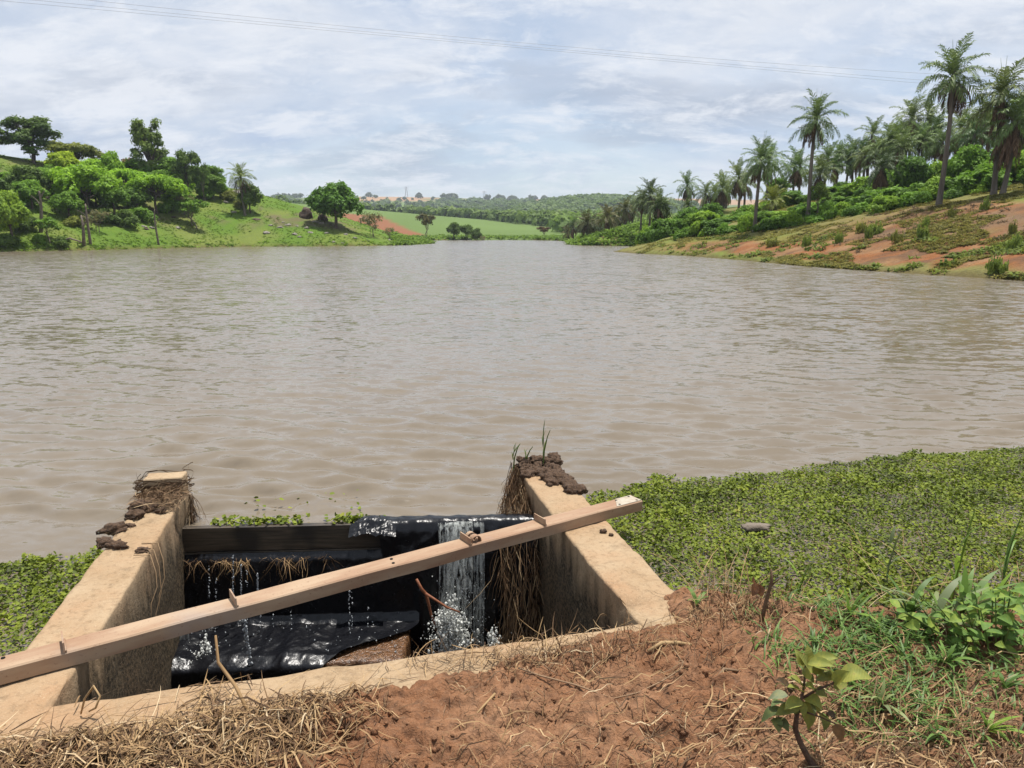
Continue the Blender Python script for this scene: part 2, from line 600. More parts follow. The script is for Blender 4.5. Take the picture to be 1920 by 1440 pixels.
nr, nc = 255, 440
ys = 18 * (262 / 18) ** (np.linspace(0, 1, nr))
X, Y = fan(ys, -1.25, 1.25, nc)
xf, yf = X.ravel(), Y.ravel()
sdv = lake_sd(xf, yf)
zf = terrain(xf, yf, sdv)
cl = land_colour(xf, yf, sdv, zf)
cl = np.where((yf > 185)[:, None], far_colour(xf, yf), cl)
Fq = grid_faces(nr, nc)
fx = xf[Fq].mean(1); fy = yf[Fq].mean(1); fd = sdv[Fq].max(1)
for nm, mask in (('left_hillside', (fx < -2) & (fy < 186)), ('right_bank', (fx >= -2) & (fy < 186)), ('valley_floor', fy >= 186)):
    q = Fq[mask & (fd > -3.0)]
    used, inv = np.unique(q, return_inverse=True)
    me = make_mesh(nm, np.stack([xf, yf, zf], 1)[used], inv.reshape(-1, 4), M_LAND, True, None, cl[used])
    tag(link(nm, me), kind='structure')

nr, nc = 150, 300
ys = 262 * (3200 / 262) ** (np.linspace(0, 1, nr))
X, Y = fan(ys, -1.25, 1.25, nc)
xf, yf = X.ravel(), Y.ravel()
zf = terrain(xf, yf, np.full(len(xf), 50.0))
me = make_mesh('far_hills', np.stack([xf, yf, zf], 1), grid_faces(nr, nc), M_LAND, True, None, far_colour(xf, yf))
tag(link('far_hills', me), kind='structure')

# ------------------------------------------------------------------ where floating weed covers the water
WF = np.array([on_z(u, v)[:2] for u, v in ((1060, 948), (1100, 936), (1150, 922), (1200, 908), (1260, 903), (1330, 897), (1480, 884), (1600, 868), (1700, 858), (1800, 850), (1920, 842))] + [np.array([7.0, 7.2]), np.array([12, 8.0])])
WL = np.array([np.array([-8, 4.3])] + [on_z(u, v)[:2] for u, v in ((-150, 1062), (0, 1052), (60, 1046), (110, 1044), (150, 1052), (185, 1062))])


def weed_mask(x, y):
    """signed metres inside a weed mat (positive inside)"""
    j = 0.34 * (fbm(x * 2.1, y * 2.1, 3, 151) - 0.5) + 0.22 * (fbm(x * 9, y * 9, 3, 153) - 0.5)
    far_r = np.interp(x, WF[:, 0], WF[:, 1]) - y + j
    wall_r = x - (0.30 + 0.22 * (3.93 - y) + 0.26)
    mr = np.minimum(far_r, wall_r)
    far_l = np.interp(x, WL[:, 0], WL[:, 1]) - y + j
    wall_l = (-2.10 + (4.56 - y) * 0.212 - 0.22) - x
    ml = np.minimum(far_l, wall_l)
    return np.where(x > -0.5, mr, ml)


# ------------------------------------------------------------------ lake water
_wr = np.random.default_rng(11)
WAVES = []
for i in range(70):
    lam = 0.13 * (0.48 / 0.13) ** _wr.random()
    ang = R(-99) + _wr.normal(0, 0.36)
    WAVES.append((lam, ang, _wr.random() * 6.28, lam * 0.0074 * (0.6 + 0.8 * _wr.random())))


def wave_h(x, y, sp):
    z = np.zeros_like(x)
    for lam, ang, ph, am in WAVES:
        k = 2 * math.pi / lam
        q = np.sin(k * (x * math.cos(ang) + y * math.sin(ang)) + ph + 1.3 * np.sin(0.35 * x * (1 + 0.1 * lam) + 0.21 * y + ph))
        z += am * np.clip(1.4 - sp * 4.5 / lam, 0, 1) * q
    patch = 0.55 + 0.9 * fbm(x / 2.3, y / 2.8, 2, 71)
    return z * patch * (1 - 0.9 * sstep(-0.25, 0.15, weed_mask(x, y)))


t = NT('lake_water')
pos = t.pos()
geo = t.node('ShaderNodeNewGeometry')


def slope(scale, sx, rot, loc, amp, detail=2, fac=None):
    """a field of small wave slopes (x, y) taken from noise"""
    n = t.node('ShaderNodeTexNoise', {'Vector': t.mapped(pos, (sx, 1.0, 1.0), loc, (0, 0, R(rot))), 'Scale': scale, 'Detail': detail, 'Roughness': 0.55, 'Distortion': 0.3})
    v = t.node('ShaderNodeVectorMath', {0: n.outputs['Color'], 1: (0.5, 0.5, 0.5)}, operation='SUBTRACT').outputs[0]
    v = t.node('ShaderNodeVectorMath', {0: v, 1: (amp * 0.6, amp, 0.0)}, operation='MULTIPLY').outputs[0]
    if fac is not None:
        sc = t.node('ShaderNodeVectorMath', {0: v}, operation='SCALE')
        t.l.new(fac, sc.inputs['Scale'])
        v = sc.outputs[0]
    return v


dist_ = t.node('ShaderNodeVectorMath', {0: pos}, operation='LENGTH').outputs['Value']
farf = t.node('ShaderNodeMapRange', {0: dist_, 1: 7.0, 2: 26.0, 3: 0.12, 4: 1.0}).outputs[0]
v1 = slope(4.4, 0.5, -9, (0, 0, 0), 1.10, 4, farf)
v2 = slope(1.1, 0.5, -5, (4, 2, 0), 0.30, 3, farf)
v3 = slope(13.0, 0.5, 7, (3, 1, 0), 0.62, 3)
v4 = slope(30.0, 0.6, -14, (7, 1, 0), 0.10, 2)
acc = geo.outputs['Normal']
lean_ = t.node('ShaderNodeVectorMath', {0: (0.0, -0.07, 0.0)}, operation='SCALE')      # added normal tilt: brightens far water by reflecting sky instead of hills
t.l.new(farf, lean_.inputs['Scale'])
acc = t.node('ShaderNodeVectorMath', {0: acc, 1: lean_.outputs[0]}, operation='ADD').outputs[0]
for q in (v1, v2, v3, v4):
    acc = t.node('ShaderNodeVectorMath', {0: acc, 1: q}, operation='ADD').outputs[0]
nrm = t.node('ShaderNodeVectorMath', {0: acc}, operation='NORMALIZE').outputs[0]
mud = t.mix(t.ramp(t.noise(pos, 0.25, 4, 0.6), [(0.35, 0.0), (0.7, 1.0)]), (0.168, 0.137, 0.099), (0.144, 0.116, 0.082))
p = t.principled(Base_Color=mud, Roughness=0.13, IOR=1.42, Normal=nrm)
M_WATER = t.done(p.outputs[0])

NS, NV = 490, 430
tv = np.linspace(0, 1, NV)
dist = 0.0 + 330 * (0.004 * tv * 2 + 0.992 * ((np.exp(6.2 * tv) - 1) / (math.exp(6.2) - 1)))   # metres out from the stop log line
vv_ = dist
ss = np.linspace(-1, 1, NS)
base_half = 1.16
GX, GY = [], []
mid = (PL0 + PL1) / 2
for dv in vv_:
    half = base_half + 3.2 * (1 - math.exp(-1.2 * dv)) + dv
    GXr = ss * half
    GX.append(mid[0] + pe[0] * GXr - pf[0] * dv); GY.append(mid[1] + pe[1] * GXr - pf[1] * dv)
GX = np.array(GX); GY = np.array(GY)
spc = np.gradient(vv_)[:, None] * np.ones((1, NS))
Z = wave_h(GX.ravel(), GY.ravel(), spc.ravel()).reshape(GX.shape)
edge = sstep(0.0, 0.5, vv_)[:, None]
Z = Z * edge - 0.004 * (1 - edge)
Vw = np.stack([GX, GY, Z], 2).reshape(-1, 3)
Fw = grid_faces(NV, NS)
parts = [(Vw, Fw, np.zeros(len(Vw)))]


def side_water(P0, d0, d1, m=70, sp=None, ed=None):
    """flank patch: rows start at the points P0 and run out along d0 -> d1"""
    n = len(P0)
    w = np.linspace(0, 1, n)[:, None]
    D = d0 * (1 - w) + d1 * w
    P = P0[:, None, :] + D[:, None, :] * (np.linspace(0, 1, m) ** 1.8)[None, :, None]
    z = wave_h(P[..., 0].ravel(), P[..., 1].ravel(), np.full(n * m, 0.03) if sp is None else np.repeat(sp, m)) * np.repeat(np.ones(n) if ed is None else ed, m) - 0.004 * (1 - np.repeat(np.ones(n) if ed is None else ed, m))
    fc = grid_faces(n, m)
    return np.concatenate([P.reshape(-1, 2), z[:, None]], 1), (fc[:, ::-1] if d0[0] > 0 else fc), np.zeros(n * m)


iL = int(np.argmin(np.abs(vv_ - 16)))
lend, rend = np.array([GX[0, 0], GY[0, 0]]), np.array([GX[0, -1], GY[0, -1]])
wq = np.linspace(0, 1, 50)[:, None]
pick = np.arange(0, iL + 1)
parts.append(side_water(np.array([-1.80, 2.3]) * (1 - wq) + lend * wq, np.array([-20, -1.5]), np.array([-20, 0.2]), ed=np.linspace(1, 0, 50)))
parts.append(side_water(np.stack([GX[pick, 0], GY[pick, 0]], 1), np.array([-20, 0.2]), np.array([-16, -3.0]), 60, spc[pick, 0], edge[pick, 0]))
parts.append(side_water(np.array([0.66, 2.7]) * (1 - wq) + rend * wq, np.array([20, -1.5]), np.array([20, 0.2]), ed=np.linspace(1, 0, 50)))
parts.append(side_water(np.stack([GX[pick, -1], GY[pick, -1]], 1), np.array([20, 0.2]), np.array([16, -3.0]), 60, spc[pick, 0], edge[pick, 0]))
Va, Fa, _ = join_arrays(parts)
lk = link('lake_water', make_mesh('lake_water', Va, Fa, M_WATER, True))
tag(lk, kind='structure')

# ------------------------------------------------------------------ dam crest: trodden red earth round the spillway
LIPN = (B0 - A0) / np.linalg.norm(B0 - A0)
LIPQ = np.array([LIPN[1], -LIPN[0]])            # towards the camera


def lip_q(x, y):
    return (x - A0[0]) * LIPQ[0] + (y - A0[1]) * LIPQ[1]


EDX = [-9, -2.6, -2.1, 0.60, 0.80, 1.05, 1.30, 1.7, 2.2, 3.2, 6, 13]
EDY = [1.9, 2.02, 2.1, 3.1, 3.27, 3.22, 3.06, 2.98, 2.94, 2.8, 2.65, 2.3]


def dam_z(x, y, fine=True):
    x = np.asarray(x, float); y = np.asarray(y, float)
    n0 = fbm(x * 1.5, y * 1.5, 3, 81) - 0.5
    e = np.interp(x, EDX, EDY) + 0.16 * (fbm(x * 3, y * 3, 3, 83) - 0.5)
    below = y - e
    z = 0.205 + 0.05 * n0 + 0.05 * sstep(0.6, 1.6, x) * sstep(2.0, 3.0, y)
    if fine:
        c1 = fbm(x * 9, y * 9, 3, 85)
        ridge = 1 - np.abs(fbm(x * 5.5 + 0.6 * n0, y * 7.0, 3, 87) * 2 - 1)
        c2 = fbm(x * 26, y * 26, 3, 89)
        c3 = 1 - np.abs(fbm(x * 15, y * 17, 3, 97) * 2 - 1)
        z = z + 0.050 * (c1 - 0.5) + 0.045 * (ridge - 0.6) + 0.030 * (c2 - 0.5) - 0.028 * np.maximum(0, c3 - 0.72) * 3
        z = z + 0.045 * np.maximum(0, fbm(x * 3.3, y * 3.3, 2, 91) - 0.62) * 4 * (c1 > 0.3) * c1
        # heel marks pressed into the mud
        for (fx_, fy_, a_) in ((-0.62, 2.12, 0.5), (0.05, 2.25, 0.2), (0.35, 2.0, -0.4), (0.75, 2.55, 0.9), (-0.2, 1.9, 0.3), (0.62, 2.32, 0.1)):
            ca, sa = math.cos(a_), math.sin(a_)
            dx = ((x - fx_) * ca + (y - fy_) * sa) / 0.14; dy = (-(x - fx_) * sa + (y - fy_) * ca) / 0.055
            rr = dx * dx + dy * dy
            z = z - 0.022 * np.exp(-rr ** 2) + 0.010 * np.exp(-(np.sqrt(rr) - 1.35) ** 2 / 0.08)
    # falls into the water beyond the crest
    z = z - 0.62 * sstep(-0.12, 0.55, below)
    # tucked down against the concrete
    q = lip_q(x, y)
    s = ((x - A0[0]) * LIPN[0] + (y - A0[1]) * LIPN[1])
    inlip = (s < 2.42)
    cover = np.interp(s, [-1.0, 0.0, 0.6, 1.1, 1.5, 1.9, 2.3, 2.5], [0.26, 0.24, 0.20, 0.19, 0.15, 0.05, 0.0, -0.05]) + 0.10 * (fbm(x * 4, y * 4, 3, 93) - 0.5)
    z = np.where(inlip, z - 0.30 * (1 - sstep(cover - 0.05, cover + 0.07, q)), z)
    return z


def dam1(x, y):
    return float(dam_z(np.array([x]), np.array([y]))[0])


t = NT('red_earth')
pos = t.pos()
n1 = t.noise(pos, 2.2, 6, 0.65)
n2 = t.noise(pos, 24, 6, 0.68)
n3 = t.noise(pos, 120, 4, 0.6)
c = t.mix(t.ramp(n1, [(0.36, 0.0), (0.64, 1.0)]), (0.208, 0.094, 0.044), (0.298, 0.160, 0.086))
c = t.mix(t.ramp(n2, [(0.34, 0.75), (0.56, 0.0)]), c, (0.095, 0.050, 0.029))
c = t.mix(t.ramp(n3, [(0.55, 0.0), (0.75, 0.55)]), c, (0.33, 0.21, 0.13))
hgt = t.math('ADD', t.math('MULTIPLY', n2, 1.0), t.math('MULTIPLY', n3, 0.35))
p = t.principled(Base_Color=c, Roughness=0.92, Normal=t.bump(hgt, 0.9, 0.022))
p.inputs['Specular IOR Level'].default_value = 0.2
M_EARTH = t.done(p.outputs[0])

xs = np.concatenate([np.linspace(-12, -2.2, 40)[:-1], np.linspace(-2.2, 2.7, 420), np.linspace(2.7, 14, 50)[1:]])
ysd = np.concatenate([np.linspace(-10, 1.4, 30)[:-1], np.linspace(1.4, 3.6, 215)])
Xd, Yd = np.meshgrid(xs, ysd)
zd = dam_z(Xd.ravel(), Yd.ravel())
Vd = np.stack([Xd.ravel(), Yd.ravel(), zd], 1)
Fd = grid_faces(len(ysd), len(xs))
cx, cy = Vd[Fd][:, :, 0].mean(1), Vd[Fd][:, :, 1].mean(1)
sl_ = (cx - A0[0]) * LIPN[0] + (cy - A0[1]) * LIPN[1]
inbox = (lip_q(cx, cy) < 0.06) & (cx > -2.4 + 0 * cx) & (sl_ > -0.35) & (sl_ < 2.40)
tag(link('dam_crest_earth', make_mesh('dam_crest_earth', Vd, Fd[~inbox], M_EARTH, True)), kind='structure')

# ------------------------------------------------------------------ concrete spillway box
def concrete(name, c1, c2, dark, zfade):
    t = NT(name)
    pos = t.pos()
    n1 = t.noise(pos, 3.0, 6, 0.62)
    n2 = t.noise(pos, 38, 5, 0.65)
    n3 = t.noise(t.mapped(pos, (5.0, 5.0, 0.7)), 1.6, 5, 0.62)      # streaks running down
    c = t.mix(t.ramp(n1, [(0.34, 0.0), (0.66, 1.0)]), c1, c2)
    c = t.mix(t.ramp(t.noise(pos, 1.7, 5, 0.6), [(0.48, 0.0), (0.66, 0.7)]), c, (0.33, 0.195, 0.105))
    c = t.mix(t.ramp(t.noise(pos, 7, 6, 0.7), [(0.55, 0.0), (0.72, 0.6)]), c, (0.155, 0.105, 0.062))
    c = t.mix(t.ramp(n2, [(0.30, 0.55), (0.50, 0.0)]), c, tuple(q * 0.55 for q in c1))
    c = t.mix(t.ramp(t.noise(pos, 150, 2, 0.5), [(0.58, 0.0), (0.72, 0.4)]), c, (0.46, 0.36, 0.25))
    # wet algae stain, deepened to paint shade into faces below the coping
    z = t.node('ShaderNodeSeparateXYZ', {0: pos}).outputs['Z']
    damp_shade = t.math('ADD', t.math('MULTIPLY', t.math('SUBTRACT', zfade, z), 5.5), t.math('MULTIPLY', t.math('SUBTRACT', n3, 0.52), 3.2), True)
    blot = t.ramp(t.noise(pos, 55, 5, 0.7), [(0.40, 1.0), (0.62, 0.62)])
    c = t.mix(t.math('MULTIPLY', damp_shade, blot), c, dark)
    h = t.math('ADD', n2, t.math('MULTIPLY', t.noise(pos, 160, 3, 0.6), 0.4))
    p = t.principled(Base_Color=c, Roughness=0.9, Normal=t.bump(h, 0.75, 0.006))
    p.inputs['Specular IOR Level'].default_value = 0.25
    return t.done(p.outputs[0])


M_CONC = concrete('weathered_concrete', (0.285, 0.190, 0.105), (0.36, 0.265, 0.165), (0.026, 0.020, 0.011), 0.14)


def prism(name, poly, z0, z1, mat, parent, bev=0.014, jit=0.009, cuts=0.055):
    """upright concrete piece with worn arrises"""
    bm = bmesh.new()
    lo = [bm.verts.new((p[0], p[1], z0)) for p in poly]
    hi = [bm.verts.new((p[0], p[1], z1)) for p in poly]
    n = len(poly)
    bm.faces.new(hi); bm.faces.new(lo[::-1])
    for i in range(n):
        bm.faces.new([lo[i], lo[(i + 1) % n], hi[(i + 1) % n], hi[i]])
    bmesh.ops.recalc_face_normals(bm, faces=bm.faces)
    bmesh.ops.bevel(bm, geom=[e for e in bm.edges], offset=bev, segments=2, affect='EDGES', profile=0.6)
    for it in range(5):
        es = [e for e in bm.edges if e.calc_length() > cuts]
        if not es:
            break
        bmesh.ops.subdivide_edges(bm, edges=es, cuts=1, use_grid_fill=True)
    for v in bm.verts:
        q = mnoise.noise_vector(v.co * 6) * jit + mnoise.noise_vector(v.co * 23) * jit * 0.6
        ch = mnoise.noise(v.co * 11 + Vector((3, 7, 1)))
        if ch > 0.42:
            q -= v.normal * (ch - 0.42) * 0.06
        v.co += q
    bmesh.ops.triangulate(bm, faces=[f for f in bm.faces if len(f.verts) > 4])
    me = bpy.data.meshes.new(name)
    bm.to_mesh(me); bm.free()
    me.polygons.foreach_set('use_smooth', np.ones(len(me.polygons), dtype=bool))
    me.materials.append(mat)
    return link(name, me, parent)


def perp(d):
    d = d / np.linalg.norm(d)
    return np.array([-d[1], d[0]])


ZB = -1.55
spill = empty('concrete_spillway', (-0.6, 3.6, ZB))
tag(spill, 'square cast concrete spillway box set in the red earth dam', 'spillway')
spill.location = (0, 0, 0)
la = A1 - A0; ln = perp(la)                                   # points left
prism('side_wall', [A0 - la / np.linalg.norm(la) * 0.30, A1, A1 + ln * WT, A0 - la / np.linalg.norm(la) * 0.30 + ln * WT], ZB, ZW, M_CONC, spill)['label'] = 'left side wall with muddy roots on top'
r1 = BM - B0; rn1 = -perp(r1); r2 = B1 - BM; rn2 = -perp(r2)
rnm = (rn1 + rn2) / 2
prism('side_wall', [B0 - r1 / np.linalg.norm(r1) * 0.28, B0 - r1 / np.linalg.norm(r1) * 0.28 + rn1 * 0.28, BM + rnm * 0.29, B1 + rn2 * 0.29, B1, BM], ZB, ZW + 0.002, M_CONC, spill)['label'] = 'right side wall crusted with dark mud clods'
fl = LIPN
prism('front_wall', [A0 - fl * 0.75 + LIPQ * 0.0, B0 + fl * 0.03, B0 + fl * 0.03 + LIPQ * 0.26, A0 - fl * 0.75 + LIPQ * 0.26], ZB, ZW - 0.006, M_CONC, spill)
lu = la / np.linalg.norm(la)
pc = A1 + lu * 0.004
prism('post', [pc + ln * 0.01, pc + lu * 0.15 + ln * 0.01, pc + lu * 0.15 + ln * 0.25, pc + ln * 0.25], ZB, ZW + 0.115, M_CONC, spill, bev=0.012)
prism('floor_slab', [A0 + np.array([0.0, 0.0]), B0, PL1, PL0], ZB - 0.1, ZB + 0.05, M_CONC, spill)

t = NT('wet_brown_stone')
pos = t.pos()
n = t.noise(pos, 45, 5, 0.65)
c = t.mix(t.ramp(n, [(0.35, 0.0), (0.65, 1.0)]), (0.045, 0.022, 0.010), (0.17, 0.085, 0.04))
M_WETSTONE = t.done(t.principled(Base_Color=c, Roughness=0.22, Normal=t.bump(n, 0.8, 0.012)).outputs[0])
q0, q1 = on_log(0.415, 0.03), on_log(0.615, 0.03)
prism('step_block', [on_log(0.005, 0.02), on_log(0.635, 0.02), on_log(0.635, 0.56), on_log(0.005, 0.52)], ZB, -0.625, M_WETSTONE, spill, bev=0.03, jit=0.012)

# wooden stop log that holds the lake back, and the boards below it
t = NT('wet_wood')
pos = t.pos()
g = t.noise(t.mapped(pos, (0.6, 6, 14)), 5, 5, 0.6, 0.6)
c = t.mix(t.ramp(g, [(0.35, 0.0), (0.65, 1.0)]), (0.030, 0.022, 0.014), (0.085, 0.064, 0.042))
wet = t.ramp(t.noise(pos, 2.2, 3, 0.5), [(0.46, 0.0), (0.54, 0.8)])
c = t.mix(wet, c, (0.012, 0.010, 0.008))
M_WOOD = t.done(t.principled(Base_Color=c, Roughness=0.5, Normal=t.bump(g, 0.5, 0.006)).outputs[0])
logs = empty('stop_log', (0, 0, 0))
tag(logs, 'dark wet wooden stop log across the spillway holding back the lake', 'stop log')
zt = 0.014
for k, hgt_ in enumerate((0.165, 0.30, 0.30, 0.30, 0.30)):
    mb = MB()
    c0_ = (on_log(-0.02, 0.0) + on_log(1.02, 0.0)) / 2
    mb.box((c0_[0], c0_[1], zt - hgt_ / 2), np.append(pe * PLEN * 0.52, 0), np.append(pf * 0.024, 0), (0, 0, hgt_ / 2 - 0.003))
    o = mb.build('plank', M_WOOD, logs)
    bv = o.modifiers.new('bevel', 'BEVEL'); bv.width = 0.004; bv.segments = 2
    zt -= hgt_

# black plastic sheets
t = NT('black_plastic')
pos = t.pos()
rg = t.node('ShaderNodeTexNoise', {'Vector': t.mapped(pos, (1, 1, 0.22), (1, 2, 0)), 'Scale': 11.0, 'Detail': 5.0, 'Roughness': 0.5, 'Distortion': 0.8}, noise_type='RIDGED_MULTIFRACTAL').outputs['Fac']
n2 = t.noise(pos, 60, 3, 0.5)
p = t.principled(Base_Color=(0.0045, 0.0048, 0.0065), Roughness=t.math('ADD', t.math('MULTIPLY', n2, 0.22), 0.20), Normal=t.bump(t.math('ADD', rg, t.math('MULTIPLY', n2, 0.25)), 0.9, 0.011))
p.inputs['Specular IOR Level'].default_value = 0.36
M_PLASTIC = t.done(p.outputs[0])


def sheet(name, prof, s0, s1, ns, nt, fold, crump, seed, edge=None):
    prof = np.array(prof, float)
    seg = np.r_[0, np.cumsum(np.linalg.norm(np.diff(prof, axis=0), axis=1))]
    tt = np.linspace(0, seg[-1], nt)
    q = np.interp(tt, seg, prof[:, 0]); z = np.interp(tt, seg, prof[:, 1])
    # outward direction of the profile
    dq, dz = np.gradient(q), np.gradient(z)
    L = np.hypot(dq, dz) + 1e-9
    nq, nz = -dz / L, dq / L
    P = np.zeros((nt, ns, 3))
    for i in range(nt):
        w = tt[i] / seg[-1]
        a, b = (s0, s1) if edge is None else edge(w)
        s = np.linspace(a, b, ns)
        m = s * PLEN
        k1 = np.sin(m * 17 + 2.5 * fbm(m * 2, w * 1.5 + seed, 2, seed)) + 0.6 * np.sin(m * 41 + 4 * fbm(m * 3, w * 2 + 9, 2, seed + 3))
        cr = fbm(m * 11, tt[i] * 9, 4, seed + 7) - 0.5
        rid = 1 - np.abs(2 * fbm(m * 6 + tt[i] * 2, tt[i] * 5, 3, seed + 11) - 1)
        amp = fold * sstep(0.04, 0.5, w) * k1 * (0.4 + 0.8 * vnoise(m * 3, w * 0 + 0.5, seed)) + crump * (cr * 1.4 + np.maximum(rid - 0.55, 0) * 2.2 - 0.25)
        amp = np.maximum(amp, -0.045) + 0.012
        xy = PL0[None] + pe[None] * m[:, None] + pf[None] * (q[i] + nq[i] * amp)[:, None]
        P[i, :, :2] = xy
        P[i, :, 2] = z[i] + nz[i] * amp
    return make_mesh(name, P.reshape(-1, 3), grid_faces(nt, ns), M_PLASTIC, True)


sh = link('plastic_sheet', sheet('plastic_sheet', [(-0.16, -0.05), (-0.05, 0.012), (0.0, 0.022), (0.03, 0.016), (0.055, -0.03), (0.07, -0.2), (0.10, -0.6), (0.16, -1.4)],
                                0.50, 1.0, 190, 130, 0.022, 0.011, 21, lambda w: (0.505 + 0.12 * min(w * 2.2, 1) * 1.0 + 0.012 * math.sin(w * 17), 1.0)))
tag(sh, 'glossy black plastic sheet draped over the right half of the stop log', 'plastic sheet')
sh2 = link('plastic_sheet', sheet('plastic_sheet', [(0.030, -0.165), (0.06, -0.20), (0.085, -0.40), (0.10, -0.56), (0.16, -0.605), (0.50, -0.606), (0.575, -0.64), (0.59, -0.8), (0.60, -1.4)],
                                 0.005, 0.6, 180, 140, 0.010, 0.010, 33,
                                 lambda w: (0.006, 0.66 - 0.24 * float(sstep(0.30, 0.56, w)))))
tag(sh2, 'crumpled wet black plastic sheet below the stop log covering the step', 'plastic sheet')
# gathered bunch of plastic on top of the log
mb = MB()
P = []
for i in range(46):
    a = i / 45
    row = []
    for j in range(70):
        b = j / 69
        m = 0.47 + 0.13 * b
        hh = 0.026 * math.sin(math.pi * b) ** 0.7 * math.sin(math.pi * min(a * 1.15, 1)) ** 0.6
        cr = 0.035 * (float(fbm(b * 9, a * 6 + b * 3, 4, 55)) - 0.5) + 0.022 * (1 - abs(2 * float(fbm(b * 5 + a * 4, a * 4, 2, 57)) - 1))
        pt = on_log(m, -0.10 + 0.22 * a)
        row.append((pt[0], pt[1], 0.008 + hh + cr * math.sin(math.pi * b) * (0.3 + a) - 0.12 * max(0, a - 0.62)))
    P.append(row)
bun = link('bunch', make_mesh('bunch', np.array(P).reshape(-1, 3), grid_faces(46, 70), M_PLASTIC, True), sh)

# ------------------------------------------------------------------ rusty steel channel lying across the walls
t = NT('rusted_steel')
ob = t.node('ShaderNodeTexCoord').outputs['Object']
n1 = t.noise(t.mapped(ob, (1.0, 5, 5)), 2.2, 6, 0.6)
n2 = t.noise(ob, 60, 5, 0.65)
c = t.mix(t.ramp(n1, [(0.36, 0.0), (0.64, 1.0)]), (0.265, 0.155, 0.092), (0.36, 0.255, 0.165))
c = t.mix(t.ramp(t.noise(ob, 1.5, 4, 0.6), [(0.56, 0.0), (0.72, 0.65)]), c, (0.27, 0.235, 0.21))
c = t.mix(t.ramp(n2, [(0.60, 0.0), (0.72, 0.6)]), c, (0.13, 0.055, 0.028))
p = t.principled(Base_Color=c, Roughness=0.72, Normal=t.bump(n2, 0.4, 0.002))
p.inputs['Specular IOR Level'].default_value = 0.35
M_RUST = t.done(p.outputs[0])
M_PALE = simple_mat('pale_primer', (0.40, 0.36, 0.29), (0.30, 0.24, 0.17), 22, 0.7, 0.2, 0.002)
M_HOLE = simple_mat('hole_black', (0.006, 0.005, 0.004), (0.012, 0.009, 0.006), 30, 0.9, 0.1)

bs = on_z(1193, 934, 0.245)[:2]; be = on_z(0, 1244, 0.245)[:2]
bd = (bs - be) / np.linalg.norm(bs - be)
be = be - bd * 0.32
BL = float(np.linalg.norm(bs - be))
beam = empty('steel_beam', (be[0], be[1], ZW + 0.006), math.atan2(bd[1], bd[0]))
tag(beam, 'long rusty steel channel beam lying diagonally across the spillway walls', 'beam')
BW, BH, TK = 0.056, 0.062, 0.005
mb = MB()
prof = [(-BW, 0), (-BW, BH - 0.006), (-BW + 0.006, BH), (BW - 0.006, BH), (BW, BH - 0.006), (BW, 0), (BW - TK, 0), (BW - TK, BH - TK), (-BW + TK, BH - TK), (-BW + TK, 0)]
n_ = len(prof)
ns_ = 24
V = [(BL * i / ns_, y_ + 0.0012 * math.sin(i * 2.1), z_ + 0.0015 * math.sin(i * 1.3 + y_ * 20)) for i in range(ns_ + 1) for (y_, z_) in prof]
fs = []
for i in range(ns_):
    for j in range(n_):
        a_, b_ = i * n_ + j, i * n_ + (j + 1) % n_
        fs.append([a_, a_ + n_, b_ + n_, b_])
for e in (0, ns_):
    o_ = e * n_
    for a_, b_, c_, d_ in ((0, 1, 8, 9), (1, 2, 8, 8), (2, 3, 7, 8), (3, 4, 7, 7), (4, 5, 6, 7)):
        q = [a_ + o_, b_ + o_, c_ + o_, d_ + o_]
        fs.append(list(dict.fromkeys(q)))
mb.add(V, fs)
mb.build('channel', M_RUST, beam)
M_RUST.diffuse_color = (0.4, 0.2, 0.1, 1)


def beam_s(u, v):
    p_ = on_z(u, v, 0.245)[:2]
    return float(np.dot(p_ - be, bd))


def plate(sx, hgt, th=0.006, w=BW, yoff=0.0, lean=0.0):
    mb = MB()
    V = [(sx + dx, yy + yoff, zz) for dx in (-th / 2, th / 2) for (yy, zz) in ((-w, BH + 0.0012), (w, BH + 0.0012), (w * 0.97, BH + hgt), (-w * 0.9, BH + hgt * 0.97))]
    mb.add(V, [[0, 1, 2, 3], [7, 6, 5, 4], [0, 4, 5, 1], [1, 5, 6, 2], [2, 6, 7, 3], [3, 7, 4, 0]])
    tb_ = mb.build('tab', M_RUST, beam)
    mb = MB()
    mb.tube([(sx + 0.006, yoff - w * 0.95 + i * w * 0.19, BH + 0.004 + 0.001 * math.sin(i * 3)) for i in range(11)], 0.004, 5)
    mb.build('weld_bead', M_RUST, tb_)
    return tb_


plate(beam_s(118, 1205), 0.040)
plate(beam_s(434, 1124), 0.040)
plate(beam_s(867, 1013), 0.038)
plate(beam_s(1005, 977), 0.038)
# hinge lug next to the third tab: a bent strap with a slot
sx = beam_s(884, 1012)
mb = MB()
pts = []
for i in range(13):
    a = math.pi * i / 12
    pts.append((sx + 0.030 * math.cos(math.pi - a) * -1, BH + 0.036 * math.sin(a) ** 0.8))
for (ya, yb) in ((-0.040, -0.008), (0.012, 0.036)):
    V = []
    for (px_, pz_) in pts:
        cx_ = sx + (px_ - sx) * 0.85
        for r_ in (1.0, 0.86):
            V += [(sx + (px_ - sx) * r_, ya, BH + 0.0015 + (pz_ - BH) * r_), (sx + (px_ - sx) * r_, yb, BH + 0.0015 + (pz_ - BH) * r_)]
    fs = []
    for i in range(12):
        o_ = i * 4
        fs += [[o_, o_ + 1, o_ + 5, o_ + 4], [o_ + 2, o_ + 6, o_ + 7, o_ + 3], [o_, o_ + 4, o_ + 6, o_ + 2], [o_ + 1, o_ + 3, o_ + 7, o_ + 5]]
    mb.add(V, fs)
mb.tube([(sx - 0.004, -0.046, BH + 0.020), (sx - 0.004, 0.044, BH + 0.020)], 0.008, 8)
mb.build('hinge_lug', M_RUST, beam)
